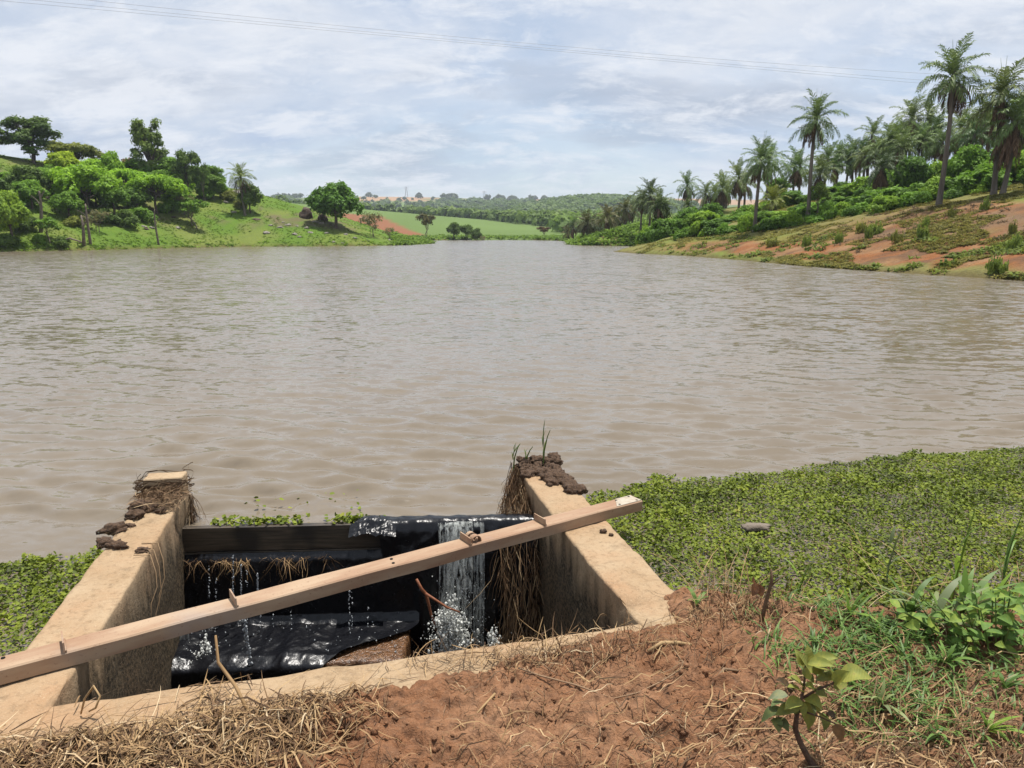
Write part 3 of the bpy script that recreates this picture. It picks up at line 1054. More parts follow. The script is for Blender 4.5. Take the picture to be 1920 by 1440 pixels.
# pale primed patch at the beam's right end, drilled holes
mb = MB()
V = [(BL - 0.20, -BW + 0.006, BH + 0.0022), (BL - 0.006, -BW + 0.006, BH + 0.0022), (BL - 0.006, BW - 0.006, BH + 0.0022), (BL - 0.125, BW - 0.006, BH + 0.0022)]
V += [(x_, y_, BH - 0.002) for (x_, y_, _) in V]
mb.add(V, [[0, 1, 2, 3], [4, 7, 6, 5], [0, 4, 5, 1], [1, 5, 6, 2], [2, 6, 7, 3], [3, 7, 4, 0]])
mb.build('paint_patch', M_PALE, beam)['label'] = 'pale primed end of the beam'
holes = [(BL - 0.165, -0.034), (BL - 0.135, 0.030), (BL - 0.03, -0.036), (BL - 0.03, 0.036)]
s_ = beam_s(737, 1052)
holes += [(s_, 0.022), (s_ - 0.012, -0.026)]
s_ = beam_s(6, 1240)
holes += [(s_, 0.030), (s_ - 0.02, -0.034)]
for (hx, hy) in holes:
    mb = MB()
    V = [(hx + 0.0075 * math.cos(a), hy + 0.0075 * math.sin(a), z_) for z_ in (BH - 0.004, BH + 0.0032) for a in np.arange(12) * math.pi / 6]
    mb.add(V, [list(range(12))[::-1], list(range(12, 24))] + [[i, (i + 1) % 12, 12 + (i + 1) % 12, 12 + i] for i in range(12)])
    mb.build('bolt_hole', M_HOLE, beam)

# ------------------------------------------------------------------ falling water, foam, drips
t = NT('falling_water')
pos = t.pos()
n = t.noise(t.mapped(pos, (1, 1, 0.06)), 55, 5, 0.65, 0.4)
n2 = t.noise(t.mapped(pos, (1, 1, 0.4)), 60, 4, 0.7)
a = t.ramp(t.math('ADD', t.math('MULTIPLY', n, 0.7), t.math('MULTIPLY', n2, 0.3)), [(0.42, 0.0), (0.64, 0.75)])
p = t.principled(Base_Color=(0.58, 0.60, 0.56), Roughness=0.2)
tr = t.node('ShaderNodeBsdfTransparent')
M_FALL = t.done(t.node('ShaderNodeMixShader', {0: a, 1: tr.outputs[0], 2: p.outputs[0]}).outputs[0])
t = NT('white_foam')
pos = t.pos()
n = t.noise(pos, 60, 6, 0.68)
lw = t.node('ShaderNodeLayerWeight', {'Blend': 0.45}).outputs['Facing']
al = t.math('MULTIPLY', t.ramp(n, [(0.32, 0.15), (0.55, 1.0)]), t.ramp(lw, [(0.30, 1.0), (1.0, 0.25)]))
p = t.principled(Base_Color=t.mix(n, (0.72, 0.74, 0.68), (0.88, 0.89, 0.86)), Roughness=0.6, Normal=t.bump(n, 0.8, 0.03))
tr = t.node('ShaderNodeBsdfTransparent')
M_FOAM = t.done(t.node('ShaderNodeMixShader', {0: al, 1: tr.outputs[0], 2: p.outputs[0]}).outputs[0])
t = NT('water_drop')
p = t.principled(Base_Color=(0.55, 0.58, 0.60), Roughness=0.05, IOR=1.333)
p.inputs['Transmission Weight'].default_value = 0.35
M_DROP = t.done(p.outputs[0])


def fall_sheet(s0, s1, z0, z1, q0, q1, seed, nn=60):
    P = np.zeros((nn, 40, 3))
    for i in range(nn):
        w = i / (nn - 1)
        s = np.linspace(s0, s1, 40) + 0.004 * np.sin(np.arange(40) * 0.5 + w * 5)
        q = q0 + (q1 - q0) * w ** 0.6 + 0.018 * (fbm(np.arange(40) / 4.0, w * 1.2, 3, seed) - 0.5)
        xy = PL0[None] + pe[None] * (s * PLEN)[:, None] + pf[None] * q[:, None]
        P[i, :, :2] = xy; P[i, :, 2] = z0 + (z1 - z0) * w
    return P.reshape(-1, 3), grid_faces(nn, 40), np.full(nn * 40, 0.5)


def s_of(u, Yc=4.45):
    return (x_at(u, Yc, -0.4) - PL0[0]) / plv[0]


fp = [fall_sheet(s_of(822), s_of(850), 0.02, -0.80, 0.05, 0.19, 3), fall_sheet(s_of(848), s_of(884), 0.025, -0.62, 0.05, 0.22, 5),
      fall_sheet(s_of(836), s_of(872), 0.02, -0.78, 0.05, 0.24, 7), fall_sheet(s_of(886), s_of(905), 0.02, -0.9, 0.05, 0.17, 9),
      fall_sheet(s_of(362), s_of(384), -0.42, -0.78, 0.30, 0.34, 11)]
Vq, Fq, rq = join_arrays(fp)
wf = link('falling_water', make_mesh('falling_water', Vq, Fq, M_FALL, True))
tag(wf, 'thin sheets of water falling over the black plastic into the spillway', 'water', kind='stuff')

ICO_V, ICO_F = None, None
bm = bmesh.new(); bmesh.ops.create_icosphere(bm, subdivisions=1, radius=1.0)
ICO_V = np.array([v.co[:] for v in bm.verts]); ICO_F = [[v.index for v in f.verts] for f in bm.faces]; bm.free()
bm = bmesh.new(); bmesh.ops.create_icosphere(bm, subdivisions=3, radius=1.0)
ICO3_V = np.array([v.co[:] for v in bm.verts]); ICO3_F = [[v.index for v in f.verts] for f in bm.faces]; bm.free()


bm = bmesh.new(); bmesh.ops.create_icosphere(bm, subdivisions=2, radius=1.0)
ICO2_V = np.array([v.co[:] for v in bm.verts]); ICO2_F = [[v.index for v in f.verts] for f in bm.faces]; bm.free()


def foam_heap(u, v, Yc, wx, wy, hz, n, seed):
    """torn lumps of froth plus flecks thrown off them"""
    g = np.random.default_rng(seed)
    c_ = at_y(u, v, Yc)
    out = []
    for i in range(max(60, int(n * 1.7))):
        o_ = g.normal(0, 0.36, 3) * np.array([wx, wy, hz])
        o_[0] *= 1.0 - 0.5 * max(0.0, o_[2] / hz)
        r_ = 0.003 + 0.011 * g.random() ** 2
        V = ICO_V * (0.75 + 0.5 * np.array([mnoise.noise(Vector(q * 1.8 + i * 3.1)) for q in ICO_V]))[:, None]
        out.append((c_ + o_ + V * np.array([r_, r_, r_ * (1.0 + 1.5 * g.random())]), np.array(ICO_F), np.full(len(V), g.random())))
    m = n // 5
    P = c_ + g.normal(0, 0.45, (m, 3)) * np.array([wx, wy, hz])
    S = g.uniform(0.002, 0.006, m)
    out.append(scatter(ICO_V, np.array(ICO_F), P, rotz(g.random(m) * 6.3), S, g.random(m)))
    return join_arrays(out)


Vq, Fq, rq = join_arrays([foam_heap(846, 1192, 4.22, 0.15, 0.09, 0.26, 700, 1), foam_heap(836, 1166, 4.24, 0.10, 0.08, 0.10, 200, 5), foam_heap(384, 1252, 4.00, 0.085, 0.10, 0.20, 320, 2),
                          foam_heap(925, 1200, 4.25, 0.06, 0.06, 0.10, 60, 4)])
fo = link('foam', make_mesh('foam', Vq, Fq, M_FOAM, True, rq))
tag(fo, 'white churning foam where the water lands', 'foam', kind='stuff')

g = np.random.default_rng(5)
DP, DS = [], []


def drip(u, v0, v1, Yc, n, r=0.0032, sp=0.004):
    for i in range(n):
        v_ = v0 + (v1 - v0) * g.random()
        p_ = at_y(u + g.normal(0, 1) * sp * F / Yc * 0.5, v_, Yc - 0.06)
        DP.append(p_); DS.append(r * (0.5 + g.random()))


for (u, v0, v1, n) in ((392, 1060, 1180, 40), (405, 1085, 1210, 30), (437, 1040, 1130, 60), (452, 1060, 1140, 50), (463, 1070, 1270, 40), (483, 1075, 1115, 50), (488, 1150, 1180, 16),
                       (546, 1140, 1190, 12), (655, 1100, 1190, 26), (660, 1110, 1180, 16), (512, 1100, 1180, 14), (385, 1180, 1240, 70), (690, 1130, 1200, 12)):
    drip(u, v0, v1, 4.28, n)
# one steady stream on the left
for i in range(150):
    w = g.random()
    DP.append(at_y(456 + 18 * w + g.normal(0, 1.6), 1160 + 110 * w, 3.92)); DS.append(0.0035 + 0.004 * g.random())
for i in range(200):       # spray round the main fall
    DP.append(at_y(862 + g.normal(0, 34), 1060 + 150 * g.random() ** 0.6, 4.22 - 0.1 * g.random())); DS.append(0.001 + 0.002 * g.random())
for i in range(80):       # splashes standing on the step
    p_ = on_log(0.03 + 0.58 * g.random(), 0.18 + 0.36 * g.random())
    DP.append(np.array([p_[0], p_[1], -0.595 + 0.02 * g.random()])); DS.append(0.0015 + 0.003 * g.random())
DP = np.array(DP); DS = np.array(DS)
Vq, Fq, rq = scatter(ICO_V, ICO_F, DP, rotz(g.random(len(DP)) * 6.3), np.stack([DS, DS, DS * (1 + 1.5 * g.random(len(DS)))], 1), g.random(len(DP)))
dr = link('water_drops', make_mesh('water_drops', Vq, Fq, M_DROP, True, rq))
tag(dr, 'strings of falling water drops in the dark spillway', 'water', kind='stuff')
# pool at the bottom
t = NT('pool_water')
n = t.noise(t.pos(), 14, 4, 0.6)
M_POOL = t.done(t.principled(Base_Color=(0.03, 0.024, 0.016), Roughness=0.08, IOR=1.333, Normal=t.bump(n, 0.8, 0.03)).outputs[0])
pv = [np.append(q, -1.22) for q in (A0 + fl * 0.02, B0 - fl * 0.02, on_log(0.99, 0.03), on_log(0.01, 0.03))]
tag(link('pool_water', make_mesh('pool_water', np.array(pv), [[0, 1, 2, 3]], M_POOL)), kind='structure')

# ------------------------------------------------------------------ vegetation: building blocks
M_LEAF = leaf_mat('foliage', (1.5, 1.5, 1.35), True, 0.45, 0.38, 0.6, 0.22)
M_FROND = leaf_mat('palm_frond', (1.2, 1.2, 1.15), True, 0.45, 0.25, 0.5, 0.3, (1.15, 1.1, 0.8))
M_DEADFROND = strand_mat('dead_frond', [(0.0, (0.045, 0.028, 0.016)), (0.5, (0.12, 0.075, 0.045)), (1.0, (0.20, 0.135, 0.085))], 0.9)
M_BARK = simple_mat('bark', (0.055, 0.042, 0.032), (0.125, 0.100, 0.078), 5, 0.95, 0.8, 0.03)
M_PALEBARK = simple_mat('pale_bark', (0.20, 0.165, 0.13), (0.10, 0.08, 0.06), 4, 0.95, 0.7, 0.03)
M_PALMTRUNK = simple_mat('palm_bark', (0.085, 0.072, 0.056), (0.165, 0.142, 0.115), 6, 0.95, 0.9, 0.03)

# a spray of three pointed leaflets
def _spray():
    V, Fc = [], []
    for k, (a, l, w) in enumerate(((0.0, 1.0, 0.30), (1.05, 0.8, 0.27), (-1.05, 0.8, 0.27))):
        c, s = math.cos(a), math.sin(a)
        pts = [(0, 0, 0), (l * 0.5, w, 0.10), (l, 0, -0.10), (l * 0.5, -w, 0.10)]
        o = len(V)
        V += [(x * c - y * s - 0.3, x * s + y * c, z) for x, y, z in pts]
        Fc.append([o, o + 1, o + 2, o + 3])
    return np.array(V), Fc


SPRAY_V, SPRAY_F = _spray()


def leaf_cloud(lobes, n, size, seed, shell=0.55, up=0.5, droop=0.0):
    """leaf sprays through the outer volume of several overlapping lobes (cx,cy,cz,rx,ry,rz,weight)"""
    g = np.random.default_rng(seed)
    L = np.array([l[:6] for l in lobes], float)
    w = np.array([l[6] if len(l) > 6 else l[3] * l[4] for l in lobes], float); w /= w.sum()
    idx = g.choice(len(L), n, p=w)
    d = g.normal(0, 1, (n, 3)); d /= np.linalg.norm(d, axis=1)[:, None]
    d[:, 2] = np.where((d[:, 2] < -0.35) & (g.random(n) < 0.7), -d[:, 2] * 0.6, d[:, 2])
    r = 1 - shell * g.random(n) ** 1.7
    # small twig clusters so the outline is uneven
    ck = (1 + 0.28 * (vnoise(d[:, 0] * 3.2 + idx * 7.7, d[:, 1] * 3.2 + d[:, 2] * 2.9, seed) - 0.5) * 2)
    P = L[idx, :3] + d * L[idx, 3:6] * (r * ck)[:, None]
    keep = vnoise(P[:, 0] * 1.6 + P[:, 2] * 0.9, P[:, 1] * 1.6 - P[:, 2] * 1.1, seed + 5) > 0.24
    P, d, idx = P[keep], d[keep], idx[keep]
    n = len(P)
    nr = d * 0.7 + np.array([0, 0, up]) + g.normal(0, 0.45, (n, 3))
    lob = g.random(len(L))
    rnd = np.clip(0.35 * lob[idx] + 0.65 * g.random(n), 0, 1)
    return scatter(SPRAY_V, SPRAY_F, P, frames(nr, g.random(n) * 6.28), size * (0.6 + 0.8 * g.random(n)), rnd)


def rand_lobes(n, rad, z0, z1, r0, r1, flat, seed, cone=0.0):
    g = np.random.default_rng(seed)
    out = []
    for i in range(n):
        a = 6.28 * (i / n + 0.1 * g.random()) * 2.4
        q = math.sqrt((i + 0.4) / n)
        z = z0 + (z1 - z0) * (g.random() * 0.7 + 0.3 * (1 - q * q))
        rr = r0 + (r1 - r0) * g.random()
        rad_ = rad * (1 - cone * (z - z0) / (z1 - z0 + 1e-6))
        out.append((rad_ * q * math.cos(a), rad_ * q * math.sin(a), z, rr, rr, rr * flat))
    return out


def limb_pts(a, b, bend, g, n=7):
    a, b = np.array(a, float), np.array(b, float)
    tt = np.linspace(0, 1, n)[:, None]
    off = g.normal(0, 1, 3) * bend * np.linalg.norm(b - a)
    mid = np.sin(math.pi * tt) * off[None]
    lift = np.array([0, 0, 1.0]) * (np.sin(math.pi * tt) * 0.10 * np.linalg.norm(b - a))
    return a + (b - a) * tt + mid + lift


def woody(lobes, h0, r0, seed, mat, per=2, lean=0.03, stems=1):
    """tapered trunk(s) with limbs reaching into the lobes"""
    g = np.random.default_rng(seed)
    mb = MB()
    L = np.array([l[:3] for l in lobes])
    for s in range(stems):
        base = np.array([g.normal(0, 0.12 * (stems > 1) * 2), g.normal(0, 0.12 * (stems > 1) * 2), -0.4])
        top = np.array([L[:, 0].mean() * 0.4 + g.normal(0, 0.3 * (stems > 1)), L[:, 1].mean() * 0.4 + g.normal(0, 0.3 * (stems > 1)), h0])
        pts = limb_pts(base, top, lean + 0.02, g, 9)
        r = r0 / math.sqrt(stems)
        mb.tube(pts, np.linspace(r * 1.25, r * 0.7, 9) + np.r_[r * 0.35, np.zeros(8)], 8)
        for i in range(s, len(L), stems):
            st = pts[6 + (i % 3)]
            m = limb_pts(st, L[i], 0.10, g)
            mb.tube(m, np.linspace(r * 0.45, r * 0.10, 7), 5, cap=False)
            for k in range(per):
                e = np.array(lobes[i][:3]) + g.normal(0, 0.55, 3) * np.array(lobes[i][3:6])
                mb.tube(limb_pts(m[3 + k % 3], e, 0.12, g, 5), np.linspace(r * 0.2, r * 0.04, 5), 4, cap=False)
    return mb.mesh('trunk', mat, True)


PROTO = {}


def proto(kind, crown_args, lobes, trunk, w, h):
    V, Fc, r = leaf_cloud(lobes, **crown_args)
    PROTO[kind] = (make_mesh('crown', V, Fc, M_LEAF, False, r), trunk, w, h)


lb = rand_lobes(16, 2.7, 2.1, 5.6, 1.0, 1.7, 0.85, 3, 0.45)
proto('round', dict(n=7200, size=0.30, seed=3, shell=0.5), lb, woody(lb, 2.2, 0.20, 3, M_BARK, stems=2), 8.2, 7.0)
lb = rand_lobes(14, 2.9, 1.6, 5.2, 1.0, 1.6, 0.8, 13, 0.35)
proto('round2', dict(n=6000, size=0.31, seed=13, shell=0.5), lb, woody(lb, 2.0, 0.18, 13, M_BARK), 8.2, 6.6)
lb = rand_lobes(18, 3.4, 2.2, 4.9, 0.9, 1.4, 0.62, 23, 0.25)
proto('flat', dict(n=6000, size=0.29, seed=23, shell=0.7), lb, woody(lb, 2.4, 0.15, 23, M_BARK), 9.0, 5.6)
lb = rand_lobes(18, 3.2, 1.9, 4.8, 0.9, 1.4, 0.65, 29, 0.25)
proto('flat2', dict(n=6000, size=0.29, seed=29, shell=0.7), lb, woody(lb, 2.0, 0.15, 29, M_BARK), 8.6, 5.5)
lb = rand_lobes(28, 2.6, 1.6, 8.3, 0.55, 1.05, 0.8, 33, 0.25)
proto('tall', dict(n=5600, size=0.25, seed=33, shell=0.85), lb, woody(lb, 3.4, 0.20, 33, M_BARK, per=4), 6.6, 9.0)
lb = rand_lobes(24, 3.0, 2.0, 7.6, 0.7, 1.25, 0.75, 39, 0.3)
proto('open', dict(n=6000, size=0.30, seed=39, shell=0.8), lb, woody(lb, 3.4, 0.22, 39, M_BARK, per=3), 7.6, 8.4)
for sd in (43, 44, 45):
    lb = rand_lobes(11, 1.6, 0.5, 2.0, 0.7, 1.1, 0.75, sd, 0.5)
    proto('shrub%d' % (sd - 43), dict(n=4200, size=0.21, seed=sd, shell=0.45), lb, woody(lb, 0.6, 0.06, sd, M_BARK, stems=3), 5.0, 3.0)
lb = rand_lobes(14, 1.7, 0.8, 2.8, 0.4, 0.8, 0.8, 53, 0.1)
proto('twiggy', dict(n=700, size=0.16, seed=53, shell=0.9), lb, woody(lb, 0.9, 0.07, 53, M_PALEBARK, per=6, stems=4), 4.6, 3.6)
lb = rand_lobes(12, 1.6, 1.7, 3.8, 0.45, 0.85, 0.7, 59, 0.1)
proto('light', dict(n=1700, size=0.20, seed=59, shell=0.9), lb, woody(lb, 1.5, 0.09, 59, M_PALEBARK, per=4, stems=2), 4.6, 4.6)


_HY = 20 * (300 / 20) ** np.linspace(0, 1, 900)


def ground_hit(u, v):
    """first point of the land seen at picture position (u, v)"""
    d = ray(u, v)
    t_ = _HY / d[1]
    x, z = d[0] * t_, H + d[2] * t_
    k = np.nonzero((terrain(x, _HY) >= z) & (lake_sd(x, _HY) > 0))[0]
    i = int(k[0]) if len(k) else len(_HY) - 1
    return float(x[i]), float(_HY[i])


lb = [(0.9 * math.cos(i * 2.4) * math.sqrt(i / 16), 0.9 * math.sin(i * 2.4) * math.sqrt(i / 16), 0.12 + 0.25 * ((i * 7) % 5) / 5, 0.30, 0.30, 0.30 + 0.25 * ((i * 3) % 4) / 4) for i in range(16)]
for i_ in range(3):
    proto('weedy%d' % i_, dict(n=900, size=0.15, seed=70 + i_, shell=0.95, up=0.1), [(q[0] * (1 + 0.3 * math.sin(k * 3 + i_ * 2)), q[1], q[2], q[3], q[4], q[5] * (0.7 + 0.6 * ((k * 5 + i_) % 3) / 2)) for k, q in enumerate(lb)], woody(lb[:6], 0.15, 0.03, 70 + i_, M_BARK, stems=3), 2.4, 0.85)


def place_tree(kind, u, Yc, vtop, wpx, colr, label, name='tree', cat='tree', group=None, sink=0.0, vbase=None, rz=None):
    """Yc: distance, or found from the row vbase where the stem meets the slope"""
    cm, tm, w0, h0 = PROTO[kind]
    if vbase is not None:
        x, Yc = ground_hit(u, vbase)
    else:
        x = x_at(u, Yc, 3.0)
    z = terr1(x, Yc)
    ztop = at_y(u, vtop, Yc)[2]
    hgt = max(ztop - z, 0.8) + sink
    wid = wpx / F * Yc
    o = empty(name, (x, Yc, z - sink), random.random() * 6.28 if rz is None else rz, (wid / w0, wid / w0, hgt / h0))
    tag(o, label, cat, group)
    c = link('crown' if cat == 'tree' else 'foliage', cm, o)
    j = 0.9 + 0.2 * random.random()
    c.color = (colr[0] * j, colr[1] * j, colr[2] * j, 1)
    link('trunk' if cat == 'tree' else 'stem', tm, o)
    return o


DARK = (0.085, 0.150, 0.045); MIDG = (0.120, 0.240, 0.040); BRIGHT = (0.185, 0.350, 0.036); YEL = (0.270, 0.390, 0.036)
OLIVE = (0.155, 0.195, 0.060); GREYG = (0.160, 0.165, 0.110); MANGO = (0.080, 0.180, 0.032)

LT = [  # left hillside: kind, u, row of the stem's foot (or None) , distance, top row, width px, colour, label
    ('open', 4, None, 103, 222, 84, DARK, 'dark tree cut by the left edge of the view on the hilltop'),
    ('open', 76, None, 106, 203, 108, DARK, 'tall dark spreading tree with an open trunk on the left hilltop'),
    ('light', 66, 308, 0, 268, 50, MIDG, 'small green tree in front of the tall dark hilltop tree'),
    ('flat', 152, None, 108, 259, 122, OLIVE, 'flat-topped olive brown tree on the left ridge'),
    ('round2', 124, 334, 0, 277, 80, YEL, 'rounded yellow-green tree below the olive flat-topped one'),
    ('round2', 222, None, 106, 274, 56, BRIGHT, 'small bright green tree alone on the left ridge line'),
    ('tall', 294, None, 112, 204, 86, (0.105, 0.165, 0.055), 'tallest feathery tree with see-through crown on the left ridge'),
    ('open', 360, None, 112, 264, 60, DARK, 'small dark tree just right of the tallest feathery tree'),
    ('light', 388, None, 112, 293, 30, DARK, 'thin sparse sapling at the right end of the ridge trees'),
    ('flat2', 166, 402, 0, 303, 138, BRIGHT, 'wide bright green umbrella tree halfway down the left hill'),
    ('round2', 214, 404, 0, 330, 88, MIDG, 'rounded green tree leaning under the wide umbrella tree'),
    ('flat', 296, 402, 0, 316, 128, BRIGHT, 'bright flat-crowned tree with dark shade beneath, centre of left hill'),
    ('round2', 262, 352, 0, 290, 84, MIDG, 'green tree behind the umbrella trees below the tallest one'),
    ('round2', 322, 350, 0, 286, 92, (0.110, 0.215, 0.042), 'dense green tree on the ridge right of the feathery tree'),
    ('flat2', 380, 352, 0, 308, 92, (0.110, 0.215, 0.042), 'low spreading dark green tree over the rocky ledge'),
    ('light', 240, 345, 0, 288, 66, (0.17, 0.13, 0.085), 'brownish half-bare tree between the green crowns'),
    ('light', 366, 426, 0, 366, 78, MIDG, 'slender airy tree standing alone on the open grass slope'),
    ('round2', 22, 455, 0, 345, 100, (0.180, 0.300, 0.048), 'light green bushy tree at the left edge near the water'),
    ('round2', 48, 372, 0, 303, 92, DARK, 'dark green tree on the far left slope'),
    ('round2', -20, 388, 0, 318, 96, DARK, 'dark tree half outside the left edge of the view'),
    ('light', 96, 456, 0, 400, 66, MIDG, 'thin grey-green tree near the left shore behind a fallen log'),
    ('round2', 630, 428, 0, 331, 122, MANGO, 'big dense dark green tree standing alone on the left spit'),
    ('round', 604, 418, 0, 348, 66, MANGO, 'lower companion crown on the left of the big spit tree'),
    ('round2', 470, 400, 0, 338, 58, (0.095, 0.165, 0.052), 'rounded dark tree with a pale trunk under the hillside palm'),
    ('flat2', 200, 350, 0, 296, 96, BRIGHT, 'bright spreading tree above the wide umbrella tree'),
    ('round2', 300, 372, 0, 312, 80, MIDG, 'leafy green tree just behind the bright flat-crowned one'),
    ('flat', 345, 368, 0, 322, 96, (0.130, 0.250, 0.045), 'green spreading tree at the right end of the hillside trees'),
    ('round2', 180, 386, 0, 330, 84, (0.100, 0.200, 0.040), 'dark-shaded tree under the left side of the umbrella crowns'),
    ('round2', 60, 392, 0, 330, 84, MIDG, 'green tree between the left edge and the umbrella trees'),
    ('flat2', 108, 372, 0, 312, 92, (0.120, 0.235, 0.045), 'spreading tree under the yellow-green rounded one'),
    ('round2', 130, 412, 0, 352, 74, MIDG, 'leafy tree low on the slope left of the umbrella tree'),
    ('round2', 334, 398, 0, 340, 76, (0.120, 0.225, 0.045), 'small leafy tree at the right foot of the bright crown'),
    ('round2', 8, 420, 0, 352, 84, (0.105, 0.200, 0.045), 'dark leafy tree behind the light bushy one at the left edge'),
    ('flat', 236, 372, 0, 308, 104, BRIGHT, 'bright spreading crown between the two umbrella trees'),
    ('round2', 400, 372, 0, 322, 62, (0.110, 0.205, 0.045), 'rounded tree above the airy slender one'),
    ('round2', 258, 400, 0, 345, 80, (0.095, 0.185, 0.040), 'deep green tree between the two bright umbrella trees'),
]
for k, (kd, u, vb, Yc, vt, w, c_, lab) in enumerate(LT):
    place_tree(kd, u, Yc, vt, w, c_, lab, 'tree' if kd != 'light' else 'slender_tree', group='trees on the left hillside', vbase=vb)
LS = [('shrub0', 20, 400, 372, 64, MIDG), ('shrub1', 62, 340, 312, 60, MIDG), ('shrub2', 110, 365, 334, 60, DARK), ('shrub0', 188, 420, 384, 60, DARK),
      ('shrub1', 232, 424, 385, 66, DARK), ('shrub2', 266, 415, 380, 62, MIDG), ('shrub0', 404, 350, 318, 50, MIDG), ('shrub1', 428, 375, 352, 44, OLIVE),
      ('shrub2', 300, 345, 318, 66, MIDG), ('shrub1', 340, 352, 326, 60, BRIGHT), ('shrub0', 14, 460, 432, 60, DARK), ('shrub2', 72, 459, 432, 28, MIDG),
      ('shrub1', 112, 460, 438, 44, DARK), ('shrub0', 140, 425, 400, 46, OLIVE), ('shrub2', 384, 372, 346, 52, MIDG), ('shrub0', 452, 392, 362, 38, OLIVE),
      ('shrub1', 182, 318, 290, 50, MIDG), ('shrub0', 352, 330, 298, 56, MIDG), ('shrub2', 410, 362, 334, 44, MIDG), ('shrub1', 44, 430, 396, 66, DARK),
      ('shrub0', 92, 330, 304, 44, MIDG), ('shrub2', 280, 318, 284, 56, MIDG), ('shrub1', 250, 330, 298, 50, OLIVE), ('shrub0', 150, 372, 344, 60, MIDG),
      ('shrub1', 318, 312, 284, 50, DARK), ('shrub2', 205, 385, 350, 60, MIDG), ('shrub0', 320, 400, 362, 56, MIDG), ('shrub1', 20, 345, 316, 60, MIDG)]
for k, (kd, u, vb, vt, w, c_) in enumerate(sorted(LS, key=lambda q: q[1])):
    place_tree(kd, u, 0, vt, w, c_, '%s green shrub from the left among the trees of the left hillside' % ORD[k], 'shrub', 'shrub', 'shrubs on the left hillside', sink=0.25, vbase=vb)
place_tree('twiggy', 184, 0, 382, 60, GREYG, 'grey leafless bush in front of the left hillside trees', 'dead_bush', 'bush', vbase=436)
place_tree('twiggy', 698, 112, 385, 56, GREYG, 'grey twiggy bush right of the big dark spit tree', 'dead_bush', 'bush')
place_tree('twiggy', 730, 116, 420, 34, GREYG, 'small bare bush at the red field end of the spit', 'dead_bush', 'bush')
place_tree('twiggy', 345, 0, 356, 56, GREYG, 'bare grey bush beside the airy tree on the grass slope', 'dead_bush', 'bush', vbase=404)


def snag(u0, v0, u1, v1, Yc, r, label, forks=((0.7, 0.25, 1),), seed=0, name='dead_tree'):
    g = np.random.default_rng(seed)
    x, Yc = ground_hit(u0, v0)
    b = np.array([x, Yc, terr1(x, Yc)])
    top = at_y(u1, v1, Yc)
    mb = MB()
    pts = limb_pts(b - np.array([0, 0, 0.3]), top, 0.05, g, 9)
    mb.tube(pts, np.linspace(r * 1.2, r * 0.5, 9), 7)
    L = np.linalg.norm(top - b)
    for (w, l, s) in forks:
        st = pts[int(w * 8)]
        mb.tube(limb_pts(st, st + np.array([s * l * L * 0.6, g.normal(0, .2), l * L]), 0.08, g, 6), np.linspace(r * 0.5, r * 0.15, 6), 5)
    o = mb.build(name, M_PALEBARK, None, True)
    tag(o, label, 'dead tree', None)
    return o


snag(76, 436, 73, 358, 73, 0.17, 'thick bare dead trunk behind the left shore bushes', ((0.5, 0.3, -1), (0.8, 0.2, 1)), 1)
snag(170, 459, 160, 382, 72.5, 0.14, 'pale crooked dead trunk at the waterline on the left', ((0.55, 0.3, -1),), 2)
snag(157, 459, 152, 404, 73.5, 0.16, 'shorter leaning dead trunk beside the pale crooked one', ((0.6, 0.35, 1),), 3)
snag(298, 459, 290, 392, 80, 0.11, 'slim bare trunk alone at the waterline on the left shore', ((0.45, 0.22, 1),), 4)
xl_, yl_ = ground_hit(112, 459)
x1_ = x_at(152, yl_, 0.6)
mb = MB()
mb.tube([(xl_, yl_, terr1(xl_, yl_) + 0.1), ((xl_ + x1_) / 2, yl_, terr1(xl_, yl_) + 0.55), (x1_, yl_ + 0.2, terr1(x1_, yl_) + 1.15)], [0.12, 0.10, 0.07], 7)
tag(mb.build('fallen_log', M_PALEBARK, None, True), 'bleached fallen log leaning between dead trunks on the left shore', 'log')

